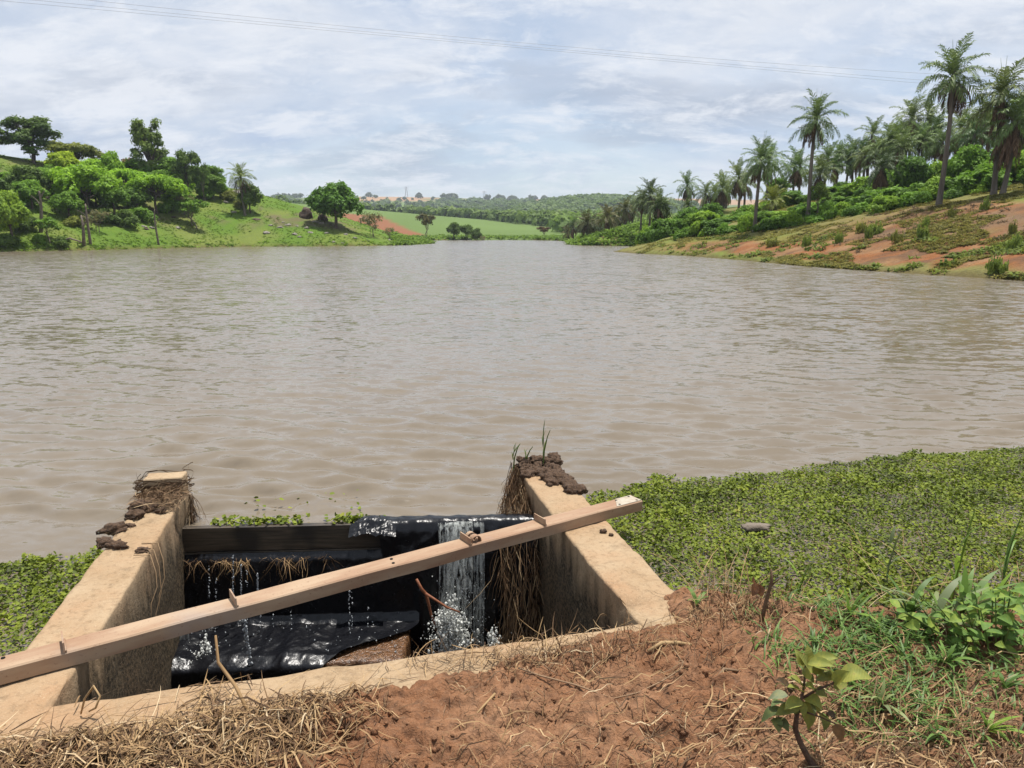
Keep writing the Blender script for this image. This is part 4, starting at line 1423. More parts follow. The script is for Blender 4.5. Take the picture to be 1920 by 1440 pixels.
# ------------------------------------------------------------------ palms
def frond_mesh(e0, bend, Lf, seed, droop, dead=False, name='frond', pairs=30):
    g = np.random.default_rng(seed)
    n = 15
    tt = np.linspace(0, 1, n)
    el = e0 - bend * tt ** 1.2
    pts = np.zeros((n, 3))
    for i in range(1, n):
        pts[i] = pts[i - 1] + Lf / (n - 1) * np.array([math.cos(el[i]), 0.02 * math.sin(i * 0.8 + seed), math.sin(el[i])])
    side = np.tile(np.array([0, 1.0, 0]), (n, 1))
    tan = np.gradient(pts, axis=0); tan /= np.linalg.norm(tan, axis=1)[:, None]
    out = [ribbons(pts[None], side[None, :, :][0][None], (0.035 * (1 - 0.8 * tt))[None], np.array([0.6]))]
    P, S, W, Rn = [], [], [], []
    for i in range(pairs):
        w = 0.12 + 0.88 * (i + 0.5) / pairs
        c = np.array([np.interp(w, tt, pts[:, k]) for k in range(3)])
        td = np.array([np.interp(w, tt, tan[:, k]) for k in range(3)])
        up = np.cross(td, np.array([0, 1.0, 0])); up = -up if up[2] < 0 else up
        ll = Lf * (0.10 + 0.16 * math.sin(math.pi * min(0.08 + w * 0.95, 1.0)) ** 0.8)
        for sgn in (-1, 1):
            a = g.normal(0, 0.3)
            d = np.array([0, sgn, 0]) * 0.8 + td * (0.55 + 0.2 * g.random()) + up * (0.25 + a * 0.8)
            d /= np.linalg.norm(d)
            k = ll * (0.8 + 0.35 * g.random())
            p0 = c; p1 = c + d * k * 0.5; p2 = c + d * k * 0.85 + np.array([0, 0, -droop * k * 0.55])
            if dead:
                p1 = c + d * k * 0.3 + np.array([0, 0, -0.25 * k]); p2 = c + d * k * 0.4 + np.array([0, 0, -0.8 * k])
            P.append([p0, p1, p2]); sd = np.cross(d, up + g.normal(0, 0.3, 3)); sd /= np.linalg.norm(sd) + 1e-9
            S.append(sd); W.append([0.012, 0.034, 0.006]); Rn.append(g.random())
    out.append(ribbons(np.array(P), np.array(S), np.array(W), np.array(Rn)))
    V, Fc, r = join_arrays(out)
    return make_mesh(name, V, Fc, M_DEADFROND if dead else M_FROND, False, r), (V, Fc, r)


FR = [frond_mesh(R(e), R(b), 2.55, 100 + i, dr_) for i, (e, b, dr_) in enumerate(((82, 45, 0.3), (68, 70, 0.45), (50, 85, 0.6), (30, 85, 0.8), (5, 70, 1.0), (-25, 45, 1.0)))]
DF = [frond_mesh(R(e), R(b), 2.1, 200 + i, 1.0, True, 'dead_frond', 22) for i, (e, b) in enumerate(((-20, 70), (-45, 45), (-62, 28)))]


def crown_plan(seed, nlive=24, ndead=10):
    g = np.random.default_rng(seed)
    live = []
    for i in range(nlive):
        k = min(5, int(6 * ((i + 0.5) / nlive) ** 1.15 + 0.0))
        live.append((k, i * 2.399 + g.normal(0, 0.15), g.normal(0, 0.08), 0.85 + 0.3 * g.random()))
    dead = [(g.integers(0, 3), g.random() * 6.28, 0.0, 0.75 + 0.45 * g.random()) for i in range(ndead)]
    return live, dead


def merged(fr, plan):
    out = []
    for (k, az, tilt, s) in plan:
        V, Fc, r = fr[k][1]
        Rz = Matrix.Rotation(az, 3, 'Z') @ Matrix.Rotation(tilt, 3, 'Y')
        out.append((np.array(V) @ np.array(Rz).T * s, Fc, r))
    return join_arrays(out)


PALMC = []
for sd, nl_, nd_ in ((301, 23, 9), (302, 19, 14), (303, 26, 6), (304, 21, 12), (305, 17, 16), (306, 24, 10)):
    live, dead = crown_plan(sd, nl_, nd_)
    V, Fc, r = merged(FR, live)
    cmx = make_mesh('crown', V, Fc, M_FROND, False, r)
    V, Fc, r = merged(DF, dead)
    dmx = make_mesh('dead_fronds', V, Fc, M_DEADFROND, False, r)
    PALMC.append((cmx, dmx))
V, Fc, r = merged(DF, crown_plan(309, 4, 24)[1])
SKIRT = make_mesh('dead_fronds', V, Fc, M_DEADFROND, False, r)


def palm_trunk(seed, bow):
    g = np.random.default_rng(seed)
    mb = MB()
    n = 30
    tt = np.linspace(0, 1, n)
    pts = np.stack([bow * np.sin(tt * math.pi * 0.5) * tt * (1 - tt) * 2.0, bow * 0.4 * tt * (1 - tt), tt], 1)
    rad = 0.155 * (1 - 0.25 * tt) * (1 + 0.10 * (np.arange(n) % 2)) + 0.09 * np.exp(-tt * 14) + 0.05 * np.exp(-((1 - tt) * 10) ** 2)
    V0 = pts.copy()
    mb.tube(V0 * np.array([1, 1, 1.0]), rad, 8)
    return mb.mesh('trunk', M_PALMTRUNK, True)


PTR = [palm_trunk(1, 0.25), palm_trunk(2, -0.35), palm_trunk(3, 0.1)]
PG = (0.135, 0.200, 0.070)


def palm(u, vt, Yc, label, group=None, big=False, cs=1.0, colr=PG, skirt=False, seed=0, lean=0.0, ground=None, vbase=None, name='palm_tree'):
    x = x_at(u, Yc, 4)
    z = terr1(x, Yc) if ground is None else ground
    ztop = at_y(u, vt, Yc)[2]
    hub = ztop - 2.15 * cs
    th = max(hub - z, 0.4)
    o = empty(name, (x, Yc, z - 0.15), 0.0)
    lean = lean or random.uniform(-0.05, 0.05)
    o.rotation_euler = (random.uniform(-0.04, 0.04), lean, 0)
    jj = random.uniform(0.82, 1.2); colr = (colr[0] * jj * random.uniform(0.92, 1.15), colr[1] * jj, colr[2] * jj)
    tag(o, label, 'palm', group)
    tr_ = link('trunk', PTR[seed % 3], o, (0, 0, 0), (0, 0, seed * 1.7), (1.0 * (0.75 + 0.25 * cs), 1.0 * (0.75 + 0.25 * cs), th + 0.15))
    az = seed * 2.1
    if big:
        live, dead = crown_plan(700 + seed, 26, 13)
        for (k, a, tl, s) in live:
            f = link('frond', FR[k][0], o, (0, 0, th + 0.1), (0, tl, a), (s * cs,) * 3)
            f.color = colr + (1,)
        for (k, a, tl, s) in dead:
            link('dead_frond', DF[k][0], o, (0, 0, th + 0.02), (0, tl, a), (s * cs,) * 3)
        for k in range(2):       # spear leaves not yet opened
            m = MB()
            aa = seed + k * 2.4
            m.tube([(0, 0, 0), (0.10 * math.cos(aa), 0.10 * math.sin(aa), 1.2), (0.32 * math.cos(aa), 0.32 * math.sin(aa), 2.5)], [0.035, 0.022, 0.006], 5)
            s_ = m.build('spear_leaf', M_FROND, o); s_.location = (0, 0, th); s_.color = colr + (1,)
    else:
        cm, dm = PALMC[seed % 6]
        sz = cs * random.uniform(0.85, 1.15)
        c = link('crown', cm, o, (0, 0, th + 0.1), (random.uniform(-.12, .12), random.uniform(-.12, .12), az), (cs, cs, sz)); c.color = colr + (1,)
        link('dead_fronds', dm, o, (0, 0, th), (0, 0, az * 1.3), (cs,) * 3)
    if skirt:
        link('dead_fronds', SKIRT, o, (0, 0, th - 0.3), (0, 0, az), (0.8 * cs, 0.8 * cs, 1.15 * cs))['label'] = 'thick brown skirt of hanging dead fronds'
    return o


# the ones one can pick out
palm(1762, 79, 52, 'tallest palm on the right slope with brown skirt of dead fronds', 'tall palms on the right slope', True, 1.0, PG, False, 1)
palm(1862, 112, 51, 'tall palm at the right edge left of the shaggy skirted one', 'tall palms on the right slope', True, 1.0, PG, False, 2, -0.03)
palm(1879, 165, 50, 'palm at the right edge with a shaggy brown skirt', 'tall palms on the right slope', True, 0.95, PG, True, 3)
palm(1516, 176, 62, 'solitary tall palm standing left of the hilltop grove', 'tall palms on the right slope', True, 0.9, PG, False, 4, 0.02)
palm(1417, 262, 63, 'palm with its whole trunk visible above the red bank tip', 'tall palms on the right slope', True, 0.78, PG, False, 5, 0.03)
palm(1201, 350, 108, 'tallest front palm of the group by the far right inlet', 'palms by the inlet', True, 0.85, PG, False, 6)
palm(460, 306, 112, 'single palm rising from the left hillside behind a rounded tree', None, True, 0.95, PG, False, 7)
palm(1646, 278, 66, 'short palm in front of the hilltop grove with trunk down into the shrubs', 'tall palms on the right slope', True, 0.72, (0.075, 0.11, 0.05), True, 8)
palm(1447, 346, 74, 'stubby young yellow-green palm on the right ridge', None, True, 0.75, (0.17, 0.20, 0.035), False, 9)
# far right inlet cluster
far_p = [(1065, 424, 150, .6), (1076, 408, 140, .8), (1093, 397, 135, .8), (1103, 396, 120, .9), (1110, 399, 124, .85), (1121, 404, 138, .8), (1138, 383, 118, .95), (1150, 392, 132, .85),
         (1161, 385, 136, .85), (1172, 368, 130, 1.0), (1218, 336, 104, 1.0), (1184, 376, 138, .85)]
for k, (u, vt, Yc, cs) in enumerate(far_p):
    palm(u, vt, Yc, '%s palm from the left in the group at the far right inlet' % ORD[k], 'palms by the inlet', False, cs,
         (0.075, 0.105, 0.045) if k % 3 else (0.11, 0.115, 0.045), False, 20 + k)
ridge_p = [(1289, 321, 118, 1.0), (1288, 370, 116, .6), (1321, 339, 116, .85), (1336, 342, 118, .8), (1352, 326, 114, 1.0), (1360, 333, 120, .9), (1384, 300, 100, 1.05),
           (1394, 316, 102, .95), (1434, 265, 88, 1.05)]
for k, (u, vt, Yc, cs) in enumerate(ridge_p):
    palm(u, vt, Yc, '%s palm from the left in the row along the right ridge' % ORD[k], 'palms along the right ridge', False, cs, PG, k in (3, 4), 40 + k)
grove = [(1494, 279, 90, .95), (1486, 284, 94, .9), (1534, 288, 78, .85), (1539, 262, 92, .95), (1563, 261, 94, .85), (1580, 266, 92, .85), (1594, 252, 94, .95), (1606, 258, 90, .8), (1613, 262, 86, .8),
         (1621, 218, 92, 1.0), (1634, 246, 84, .9), (1656, 230, 84, .95), (1671, 222, 80, 1.0), (1682, 236, 76, .9), (1695, 177, 82, 1.05), (1690, 214, 86, .9), (1720, 193, 82, 1.05), (1718, 226, 78, .8),
         (1742, 214, 80, 1.0), (1752, 230, 74, .8), (1784, 198, 76, 1.0), (1801, 192, 80, 1.0), (1829, 186, 72, 1.0), (1842, 205, 78, .9), (1900, 186, 66, 1.05), (1925, 175, 62, 1.0), (1960, 170, 64, 1.0), (1815, 215, 68, .8), (1560, 284, 84, .7), (1647, 262, 88, .8)]
for k, (u, vt, Yc, cs) in enumerate(sorted(grove)):
    palm(u, vt + 3, Yc, '%s palm from the left in the dense hilltop grove' % ORD[k], 'palms in the hilltop grove', False, cs * 0.97, PG if k % 4 else (0.07, 0.125, 0.045), k % 5 == 2, 60 + k)


# vine-clad trunks
def vine_column(u, Yc, v0, v1, wpx, label):
    x = x_at(u, Yc, 3)
    z0 = terr1(x, Yc); z1 = at_y(u, v0, Yc)[2]
    w = wpx / F * Yc / 2
    n = 7
    lobes = [(0.1 * math.sin(i * 2), 0.1 * math.cos(i * 3), (i + 0.5) / n * (z1 - z0), w * (1.0 - 0.03 * i), w, (z1 - z0) / n * 0.9) for i in range(n)]
    V, Fc, r = leaf_cloud(lobes, 3200, 0.20, 900 + u, 0.35)
    o = empty('vine_covered_trunk', (x, Yc, z0))
    tag(o, label, 'vine')
    c = link('foliage', make_mesh('foliage', V, Fc, M_LEAF, False, r), o); c.color = (0.060, 0.105, 0.032, 1)
    m = MB(); m.tube([(0, 0, -0.2), (0.05, 0, (z1 - z0) * 0.5), (0, 0, z1 - z0)], 0.15, 7)
    m.build('trunk', M_PALMTRUNK, o)


vine_column(1239, 100, 378, 425, 36, 'dark vine-covered palm trunk left of the thicket')
palm(1240, 356, 100, 'palm crown topping the dark vine-covered trunk', 'palms by the inlet', False, 0.9, PG, False, 91)
vine_column(1668, 78, 250, 330, 34, 'vine-covered trunk inside the hilltop palm grove')

# ------------------------------------------------------------------ thicket on the right slope: shrubs smothered in vines
THG = [(0.115, 0.235, 0.038), (0.075, 0.160, 0.030), (0.165, 0.290, 0.044), (0.092, 0.190, 0.032)]
front = [(1216, 92, 418, 50), (1236, 84, 412, 70), (1262, 80, 402, 76), (1296, 78, 386, 90), (1330, 77, 394, 86), (1366, 74, 398, 84), (1396, 74, 402, 76), (1436, 70, 392, 92), (1470, 68, 388, 88),
         (1506, 68, 380, 84), (1540, 66, 372, 88), (1572, 65, 366, 84), (1604, 64, 358, 88), (1640, 62, 352, 92), (1676, 60, 338, 96), (1712, 58, 334, 92), (1748, 57, 326, 90), (1790, 56, 312, 100),
         (1832, 55, 300, 104), (1858, 60, 276, 96), (1902, 57, 262, 110), (1940, 52, 290, 80)]
back = [(1256, 92, 398, 70), (1300, 90, 384, 80), (1350, 86, 386, 84), (1404, 84, 384, 80), (1452, 80, 366, 80), (1496, 78, 360, 80), (1530, 76, 350, 84), (1570, 74, 338, 90), (1606, 73, 340, 84),
        (1632, 70, 322, 80), (1664, 69, 312, 84), (1700, 67, 298, 90), (1736, 66, 292, 90), (1776, 65, 282, 96), (1818, 64, 272, 96), (1870, 64, 262, 110), (1915, 66, 246, 100), (1960, 60, 262, 90)]
mids = []
_eu = [1216, 1260, 1300, 1400, 1500, 1600, 1700, 1800, 1872]
_ev = [448, 446, 444, 437, 421, 404, 388, 368, 351]
for i in range(30):
    u_ = 1222 + i * 22
    if abs(u_ - 1417) < 12 or abs(u_ - 1760) < 14:
        u_ += 14
    vb_ = float(np.interp(u_, _eu, _ev)) - 2 + 3 * math.sin(i * 2.3)
    mids.append((u_, vb_, vb_ - 30 - 10 * math.sin(i * 1.7), 50 + 14 * math.sin(i * 2.9)))
for nm, lst, ph in (('front', front, 'front row'), ('back', back, 'back row'), ('low', mids, 'low edge')):
    for k, (u, Yc, vt, w) in enumerate(lst):
        vb = Yc if nm == 'low' else None
        place_tree('shrub%d' % (k % 3), u, Yc, vt - 7 * math.sin(k * 2.7 + len(lst)), w * (1.12 + 0.15 * math.sin(k * 1.9)), THG[(k * 7 + len(lst)) % 4], '%s shrub from the left in the %s of the right slope thicket' % (ORD[k], ph),
                   'thicket_shrub', 'shrub', 'vine-covered shrubs of the right slope thicket', sink=0.4, vbase=vb)
for (kd, u, Yc, vt, w, c_, lab) in (('round2', 1706, 66, 282, 86, THG[1], 'taller leafy tree in the thicket left of the tallest palm'), ('round2', 1800, 62, 262, 96, THG[0], 'rounded tree bulging above the thicket right of the tallest palm'),
                                    ('round', 1896, 60, 240, 120, THG[1], 'dark bushy tree at the right edge behind the shaggy palm'), ('round2', 1486, 76, 352, 70, THG[3], 'bushy tree in the thicket left of the solitary palm'),
                                    ('round2', 1612, 72, 326, 80, THG[2], 'light bushy tree below the middle of the hilltop grove'), ('round2', 1330, 84, 374, 76, THG[1], 'dark bushy tree at the left end of the thicket'),
                                    ('round2', 1574, 76, 336, 60, THG[1], 'dark small tree below the left side of the hilltop grove')):
    place_tree(kd, u, Yc, vt, w, c_, lab, 'tree', 'tree', 'trees in the right slope thicket', sink=0.5)
place_tree('light', 1535, 62, 330, 54, (0.10, 0.16, 0.05), 'thin pale young tree in front of the thicket beside the solitary palm', 'slender_tree')
place_tree('open', 1452, 92, 322, 60, MIDG, 'leafy green tree on the right ridge behind the young yellow palm', 'tree')

# ------------------------------------------------------------------ far shore, woods and hedges
FT = [('light', 797, 185, 393, 44, (0.10, 0.10, 0.05), 'thin brown-stemmed tree on the far shore by the red field', 'slender_tree'),
      ('round2', 850, 186, 413, 34, DARK, 'dark bush with a bare top, left of the far shore clump', 'tree'),
      ('round', 874, 188, 414, 36, DARK, 'middle dark tree of the far shore clump', 'tree'),
      ('round2', 894, 186, 424, 30, DARK, 'right-hand low dark tree of the far shore clump', 'tree'),
      ('light', 1018, 190, 421, 30, (0.11, 0.075, 0.05), 'brown withered tree alone on the far shore', 'slender_tree'),
      ('twiggy', 905, 182, 438, 16, GREYG, 'small brown dead bush at the far waterline', 'dead_bush')]
for (kd, u, Yc, vt, w, c_, lab, nm) in FT:
    place_tree(kd, u, Yc, vt, w, c_, lab, nm, 'tree' if nm != 'dead_bush' else 'bush')

g = np.random.default_rng(77)
ICOJ = ICO_V


def wood(name, pts, size, label, colr, cat='trees', sq=(1, 1, 1.1)):
    """a far-off wood: crowns built of leaf sprays and trunks, one mass"""
    n = len(pts)
    k = 17
    idx = np.repeat(np.arange(n), k)
    S = size * (0.65 + 0.7 * g.random(n))
    d = g.normal(0, 1, (n * k, 3)); d /= np.linalg.norm(d, axis=1)[:, None]
    d[:, 2] = np.abs(d[:, 2]) * 1.1 - 0.25
    P = pts[idx] + d * S[idx][:, None] * np.array(sq) * (0.65 + 0.4 * g.random((n * k, 1))) + np.array([0, 0, 1]) * (S[idx] * 0.75)[:, None]
    rnd = np.clip(0.5 * g.random(n)[idx] + 0.5 * g.random(n * k), 0, 1)
    V, Fc, r = scatter(SPRAY_V, SPRAY_F, P, frames(d + np.array([0, 0, 0.4]) + g.normal(0, 0.3, (n * k, 3)), g.random(n * k) * 6.28), S[idx] * (0.68 + 0.45 * g.random(n * k)), rnd)
    o = link(name, make_mesh(name, V, Fc, M_LEAF, False, r))
    o.color = colr + (1,)
    tag(o, label, cat, kind='stuff')
    return o


def ground_pts(u, y):
    x = (u - 960) / F * y
    z = terrain(x, y, np.full(len(x), 50.0))
    return np.stack([x, y, z], 1)


# hedge of trees between the fields and the hills, lower to the right
u = g.uniform(690, 1075, 340); y = g.uniform(0, 1, 340)
yb = np.interp(u, [690, 760, 860, 960, 1040, 1075], [500, 480, 430, 370, 310, 290])
wood('hedge_trees', ground_pts(u, yb + y * 70), 2.6, 'dark belt of trees dividing the green field from the hills', (0.095, 0.160, 0.050))
u = g.uniform(520, 1120, 1300); y = 480 + 420 * g.random(1300)
k_ = fbm(u / 60, y / 90, 3, 15) > 0.37
wood('valley_woods', ground_pts(u[k_], y[k_]), 3.4, 'mixed woods on the lower hills across the valley', (0.090, 0.150, 0.055))
u = g.normal(1085, 75, 1500); y = 730 + 300 * g.random(1500)
k_ = (u > 955) & (u < 1330)
wood('hill_forest', ground_pts(u[k_], y[k_]), 4.6, 'forest covering the rounded hill right of centre', (0.085, 0.145, 0.052))
u = g.uniform(480, 1000, 1000); y = 900 + 450 * g.random(1000)
k_ = fbm(u / 45 + 7, y / 160, 3, 19) > 0.53
wood('distant_woods', ground_pts(u[k_], y[k_]), 5.0, 'bluish woods in patches on the far slopes', (0.080, 0.135, 0.055))
# clumps standing on the skyline
sk = [(528, 4), (535, 5), (545, 4), (552, 4), (565, 6), (572, 5), (790, 7), (836, 10), (842, 9), (848, 10), (855, 9), (915, 5), (937, 9), (941, 8), (957, 7), (966, 6), (998, 8), (1020, 6), (700, 4)]
u = np.concatenate([np.full(c, float(u_)) + g.normal(0, 2.2, c) for u_, c in sk]); y = np.full(len(u), 1560.0) + g.uniform(-60, 60, len(u))
wood('skyline_trees', ground_pts(u, y), 5.0, 'small dark tree clumps along the far skyline', (0.045, 0.070, 0.032))
u = g.uniform(1040, 1260, 420); y = 230 + 190 * g.random(420)
wood('inlet_woods', ground_pts(u, y), 2.4, 'green woods behind the palms at the far right inlet', (0.110, 0.190, 0.050))
# scattered bushes on the open far slopes
u = g.uniform(480, 1000, 260); y = g.uniform(700, 1500, 260)
wood('scattered_bushes', ground_pts(u, y), 3.6, 'lone bushes dotted over the far pasture', (0.05, 0.085, 0.03))

# ------------------------------------------------------------------ grass and low growth on the banks
M_TUFT = leaf_mat('bank_grass', (1, 1, 1), True, 0.5, 0.35, 0.7, 0.15, (1.35, 1.15, 0.8))
TUFT = []
for i in range(4):
    a = i * 1.6
    TUFT.append([(0, 0, 0), (0.40 * math.cos(a), 0.40 * math.sin(a), 0.60), (1.05 * math.cos(a), 1.05 * math.sin(a), 0.62)])
tv_, tf_, _ = ribbons(np.array(TUFT, float), np.array([[-math.sin(i * 1.6), math.cos(i * 1.6), 0] for i in range(4)]), np.tile(np.array([[0.10, 0.16, 0.02]]), (4, 1)), np.zeros(4))


def tufts(name, x, y, size, colr, label, seed, cat='grass'):
    gg = np.random.default_rng(seed)
    P = np.stack([x, y, terrain(x, y) - 0.02], 1)
    n = len(P)
    S = size * (0.5 + gg.random(n))
    nr = gg.normal(0, 0.18, (n, 3)) + np.array([0, 0, 1.0])
    V, Fc, r = scatter(tv_, tf_, P, frames(nr, gg.random(n) * 6.3), np.stack([S * 1.3, S * 1.3, S], 1), gg.random(n))
    o = link(name, make_mesh(name, V, Fc, M_TUFT, False, r))
    o.color = colr + (1,)
    tag(o, label, cat, kind='stuff')


g = np.random.default_rng(404)


def sample(n, umin, umax, ymin, ymax):
    y = ymin * (ymax / ymin) ** g.random(n)
    x = (g.uniform(umin, umax, n) - 960) / F * y
    return x, y, lake_sd(x, y)


x, y, d = sample(110000, 1120, 2020, 26, 76)
k1 = vnoise(x / 1.3, y / 1.3, 5) * 0.6 + vnoise(x / 4, y / 4, 6) * 0.4
bare = np.exp(-((d - 9) / 5.0) ** 2) * (y < 50) * 0.17 + np.exp(-((d - 2.2) / 1.2) ** 2) * (y > 36) * (y < 66) * 0.2
k = (d > 0.1) & (k1 > 0.47 + bare * 0.9) & (d < 22)
tufts('bank_grass', x[k], y[k], 0.11, (0.215, 0.225, 0.072), 'olive grass tufts over the red right bank', 1)
x, y, d = sample(20000, 1120, 2020, 26, 72)
k1 = vnoise(x / 1.1, y / 1.1, 15) * 0.7 + vnoise(x / 5, y / 5, 16) * 0.3
k = (d > 0.1) & (d < 6) & (k1 > 0.60)
tufts('bank_weeds', x[k], y[k], 0.20, (0.15, 0.22, 0.055), 'taller green weeds along the right waterline', 2)
x, y, d = sample(9000, 1300, 2020, 26, 55)
k = (d > 3) & (d < 13) & (vnoise(x / 2.1, y / 1.6, 25) > 0.66)
tufts('dead_stubble', x[k], y[k], 0.13, (0.17, 0.13, 0.090), 'grey brown dead stubble on the right bank', 3)
x, y, d = sample(44000, -60, 830, 62, 150)
k = (d > 0.1) & (d < 40) & (vnoise(x / 2.2, y / 2.2, 35) > 0.36)
tufts('hillside_grass', x[k], y[k], 0.13, (0.150, 0.260, 0.045), 'short green pasture grass on the left hillside', 4)
x, y, d = sample(14000, -60, 860, 62, 135)
k = (d > -0.4) & (d < 1.6)
tufts('shore_grass', x[k], y[k], 0.22, (0.165, 0.310, 0.040), 'bright green reedy grass along the left waterline', 5)
x, y, d = sample(16000, 740, 1230, 100, 235)
k = (d > -0.3) & (d < 14)
tufts('far_reeds', x[k], y[k], 0.55, (0.140, 0.260, 0.045), 'tall green reeds on the far shore', 6)
# leafy bushes one can count on the red bank
RB_ = [(1614, 436, 22, 20), (1642, 438, 30, 22), (1628, 447, 18, 12), (1512, 462, 20, 12), (1572, 456, 16, 14), (1730, 448, 26, 34), (1734, 428, 14, 14), (1784, 410, 14, 14), (1846, 394, 18, 16), (1870, 512, 40, 56),
      (1898, 440, 16, 18), (1448, 463, 26, 14), (1900, 470, 26, 18), (1680, 455, 20, 10), (1840, 470, 30, 16), (1760, 488, 24, 12), (1690, 492, 22, 12), (1626, 486, 22, 12), (1490, 478, 16, 10), (1806, 440, 22, 12)]
RB = [(u, v, w * 1.1, h * (0.34 + 0.26 * ((i * 7) % 4) / 3)) for i, (u, v, w, h) in enumerate(RB_[:14])]
for k, (u, vb, w, hh) in enumerate(sorted(RB)):
    place_tree('weedy%d' % (k % 3), u, 0, vb - hh, w, (0.165, 0.240, 0.070) if k % 3 else (0.200, 0.230, 0.080),
               '%s low green bush from the left on the red right bank' % ORD[k], 'bank_bush', 'bush', 'bushes on the red right bank', sink=0.06, vbase=vb)

# ------------------------------------------------------------------ rocks on the left hillside and spit
M_ROCK = simple_mat('pale_rock', (0.16, 0.14, 0.115), (0.30, 0.275, 0.235), 3, 0.95, 0.9, 0.05)
M_ROCKD = simple_mat('dark_rock', (0.055, 0.040, 0.032), (0.115, 0.080, 0.060), 2, 0.95, 0.9, 0.06)


def rock_mesh(seed, mat):
    V = ICO3_V.copy()
    k = np.array([1 + 0.55 * mnoise.fractal(Vector(q * 0.9 + seed * 5.3), 0.9, 2.0, 4) for q in V])
    V = V * k[:, None]
    V[:, 2] = np.where(V[:, 2] < -0.3, -0.3, V[:, 2])
    return make_mesh('rock', V, np.array(ICO3_F), mat, False)


ROCKS = [rock_mesh(i, M_ROCK) for i in range(4)]; ROCKSD = [rock_mesh(10 + i, M_ROCKD) for i in range(3)]
RK = [(508, 423, 12, 0), (524, 427, 14, 0), (541, 423, 13, 0), (557, 425, 9, 0), (531, 418, 8, 0), (553, 440, 14, 0), (562, 445, 10, 0), (575, 428, 12, 0), (592, 416, 14, 0), (603, 420, 14, 0), (625, 455, 9, 0), (642, 456, 8, 0),
      (730, 450, 8, 0), (736, 434, 9, 0), (500, 437, 14, 0), (612, 438, 10, 0), (582, 436, 12, 0), (648, 440, 12, 0), (270, 425, 14, 0), (284, 428, 12, 0), (334, 428, 14, 0), (248, 408, 16, 1), (274, 430, 12, 1),
      (325, 408, 12, 1), (108, 376, 18, 1), (120, 380, 26, 1), (92, 372, 18, 1), (438, 398, 12, 0), (480, 412, 16, 1), (424, 380, 12, 0), (440, 362, 30, 0), (418, 358, 20, 0), (90, 303, 14, 1), (665, 448, 10, 0), (690, 452, 8, 0)]
for k, (u, vb, w, dk) in enumerate(sorted(RK)):
    x, Yc = ground_hit(u, vb)
    s_ = w / F * Yc / 2
    o = link('rock', (ROCKSD if dk else ROCKS)[k % (3 if dk else 4)], None, (x, Yc, terr1(x, Yc) - s_ * 0.12), (0, 0, k * 1.3), (s_ * 0.85, s_ * 0.75, s_ * 0.5))
    tag(o, '%s %s rock from the left on the left hillside grass' % (ORD[k], 'dark brown' if dk else 'pale grey'), 'rock', 'rocks on the left hillside')
for (u, vb, w, hh, lab) in ((574, 408, 26, 18, 'big pointed brown boulder left of the big spit tree'), (604, 412, 20, 12, 'dark boulder in the shade under the big spit tree'), (1606, 322, 40, 18, 'pale boulder among the palm trunks of the hilltop grove')):
    x, Yc = ground_hit(u, vb)
    s_ = w / F * Yc / 2
    o = link('boulder', rock_mesh(31 + u, M_ROCKD if u < 1000 else M_ROCK), None, (x, Yc, terr1(x, Yc)), (0, 0, u), (s_, s_ * 0.9, hh / F * Yc * 0.85))
    tag(o, lab, 'boulder')
# grazing cow at the field's edge
M_COW = simple_mat('tan_hide', (0.36, 0.22, 0.13), (0.46, 0.31, 0.20), 2, 0.8, 0.2, 0.01)
x, Yc = ground_hit(685, 423)
mb = MB()
mb.tube([(-0.95, 0, 1.10), (-0.85, 0, 1.12), (-0.4, 0, 1.02), (0.1, 0, 1.02), (0.6, 0, 1.08), (0.95, 0, 1.12), (1.2, 0, 1.02)], [0.12, 0.30, 0.36, 0.38, 0.34, 0.24, 0.15], 10)
mb.tube([(0.95, 0, 1.15), (1.25, 0, 1.0), (1.45, 0, 0.75)], [0.20, 0.15, 0.13], 8)
mb.tube([(1.38, 0, 0.90), (1.52, 0, 0.65), (1.66, 0, 0.42)], [0.13, 0.12, 0.07], 8)
for lx in (-0.7, 0.7):
    for ly in (-0.2, 0.2):
        mb.tube([(lx, ly, 0.95), (lx + 0.05 * (1 if lx > 0 else -1), ly, 0.5), (lx, ly, 0.0)], [0.15, 0.075, 0.06], 7)
mb.tube([(-0.95, 0, 1.2), (-1.08, 0, 0.9), (-1.06, 0, 0.5)], [0.04, 0.03, 0.05], 5)
for sy in (-1, 1):
    mb.tube([(1.40, 0.08 * sy, 0.92), (1.36, 0.25 * sy, 0.92)], [0.05, 0.03], 5)
cow = mb.build('cow', M_COW, None, True)
cow.location = (x, Yc, terr1(x, Yc)); cow.rotation_euler = (0, 0, 0.5)
tag(cow, 'tan cow grazing by the twiggy bush beyond the big spit tree', 'cow')

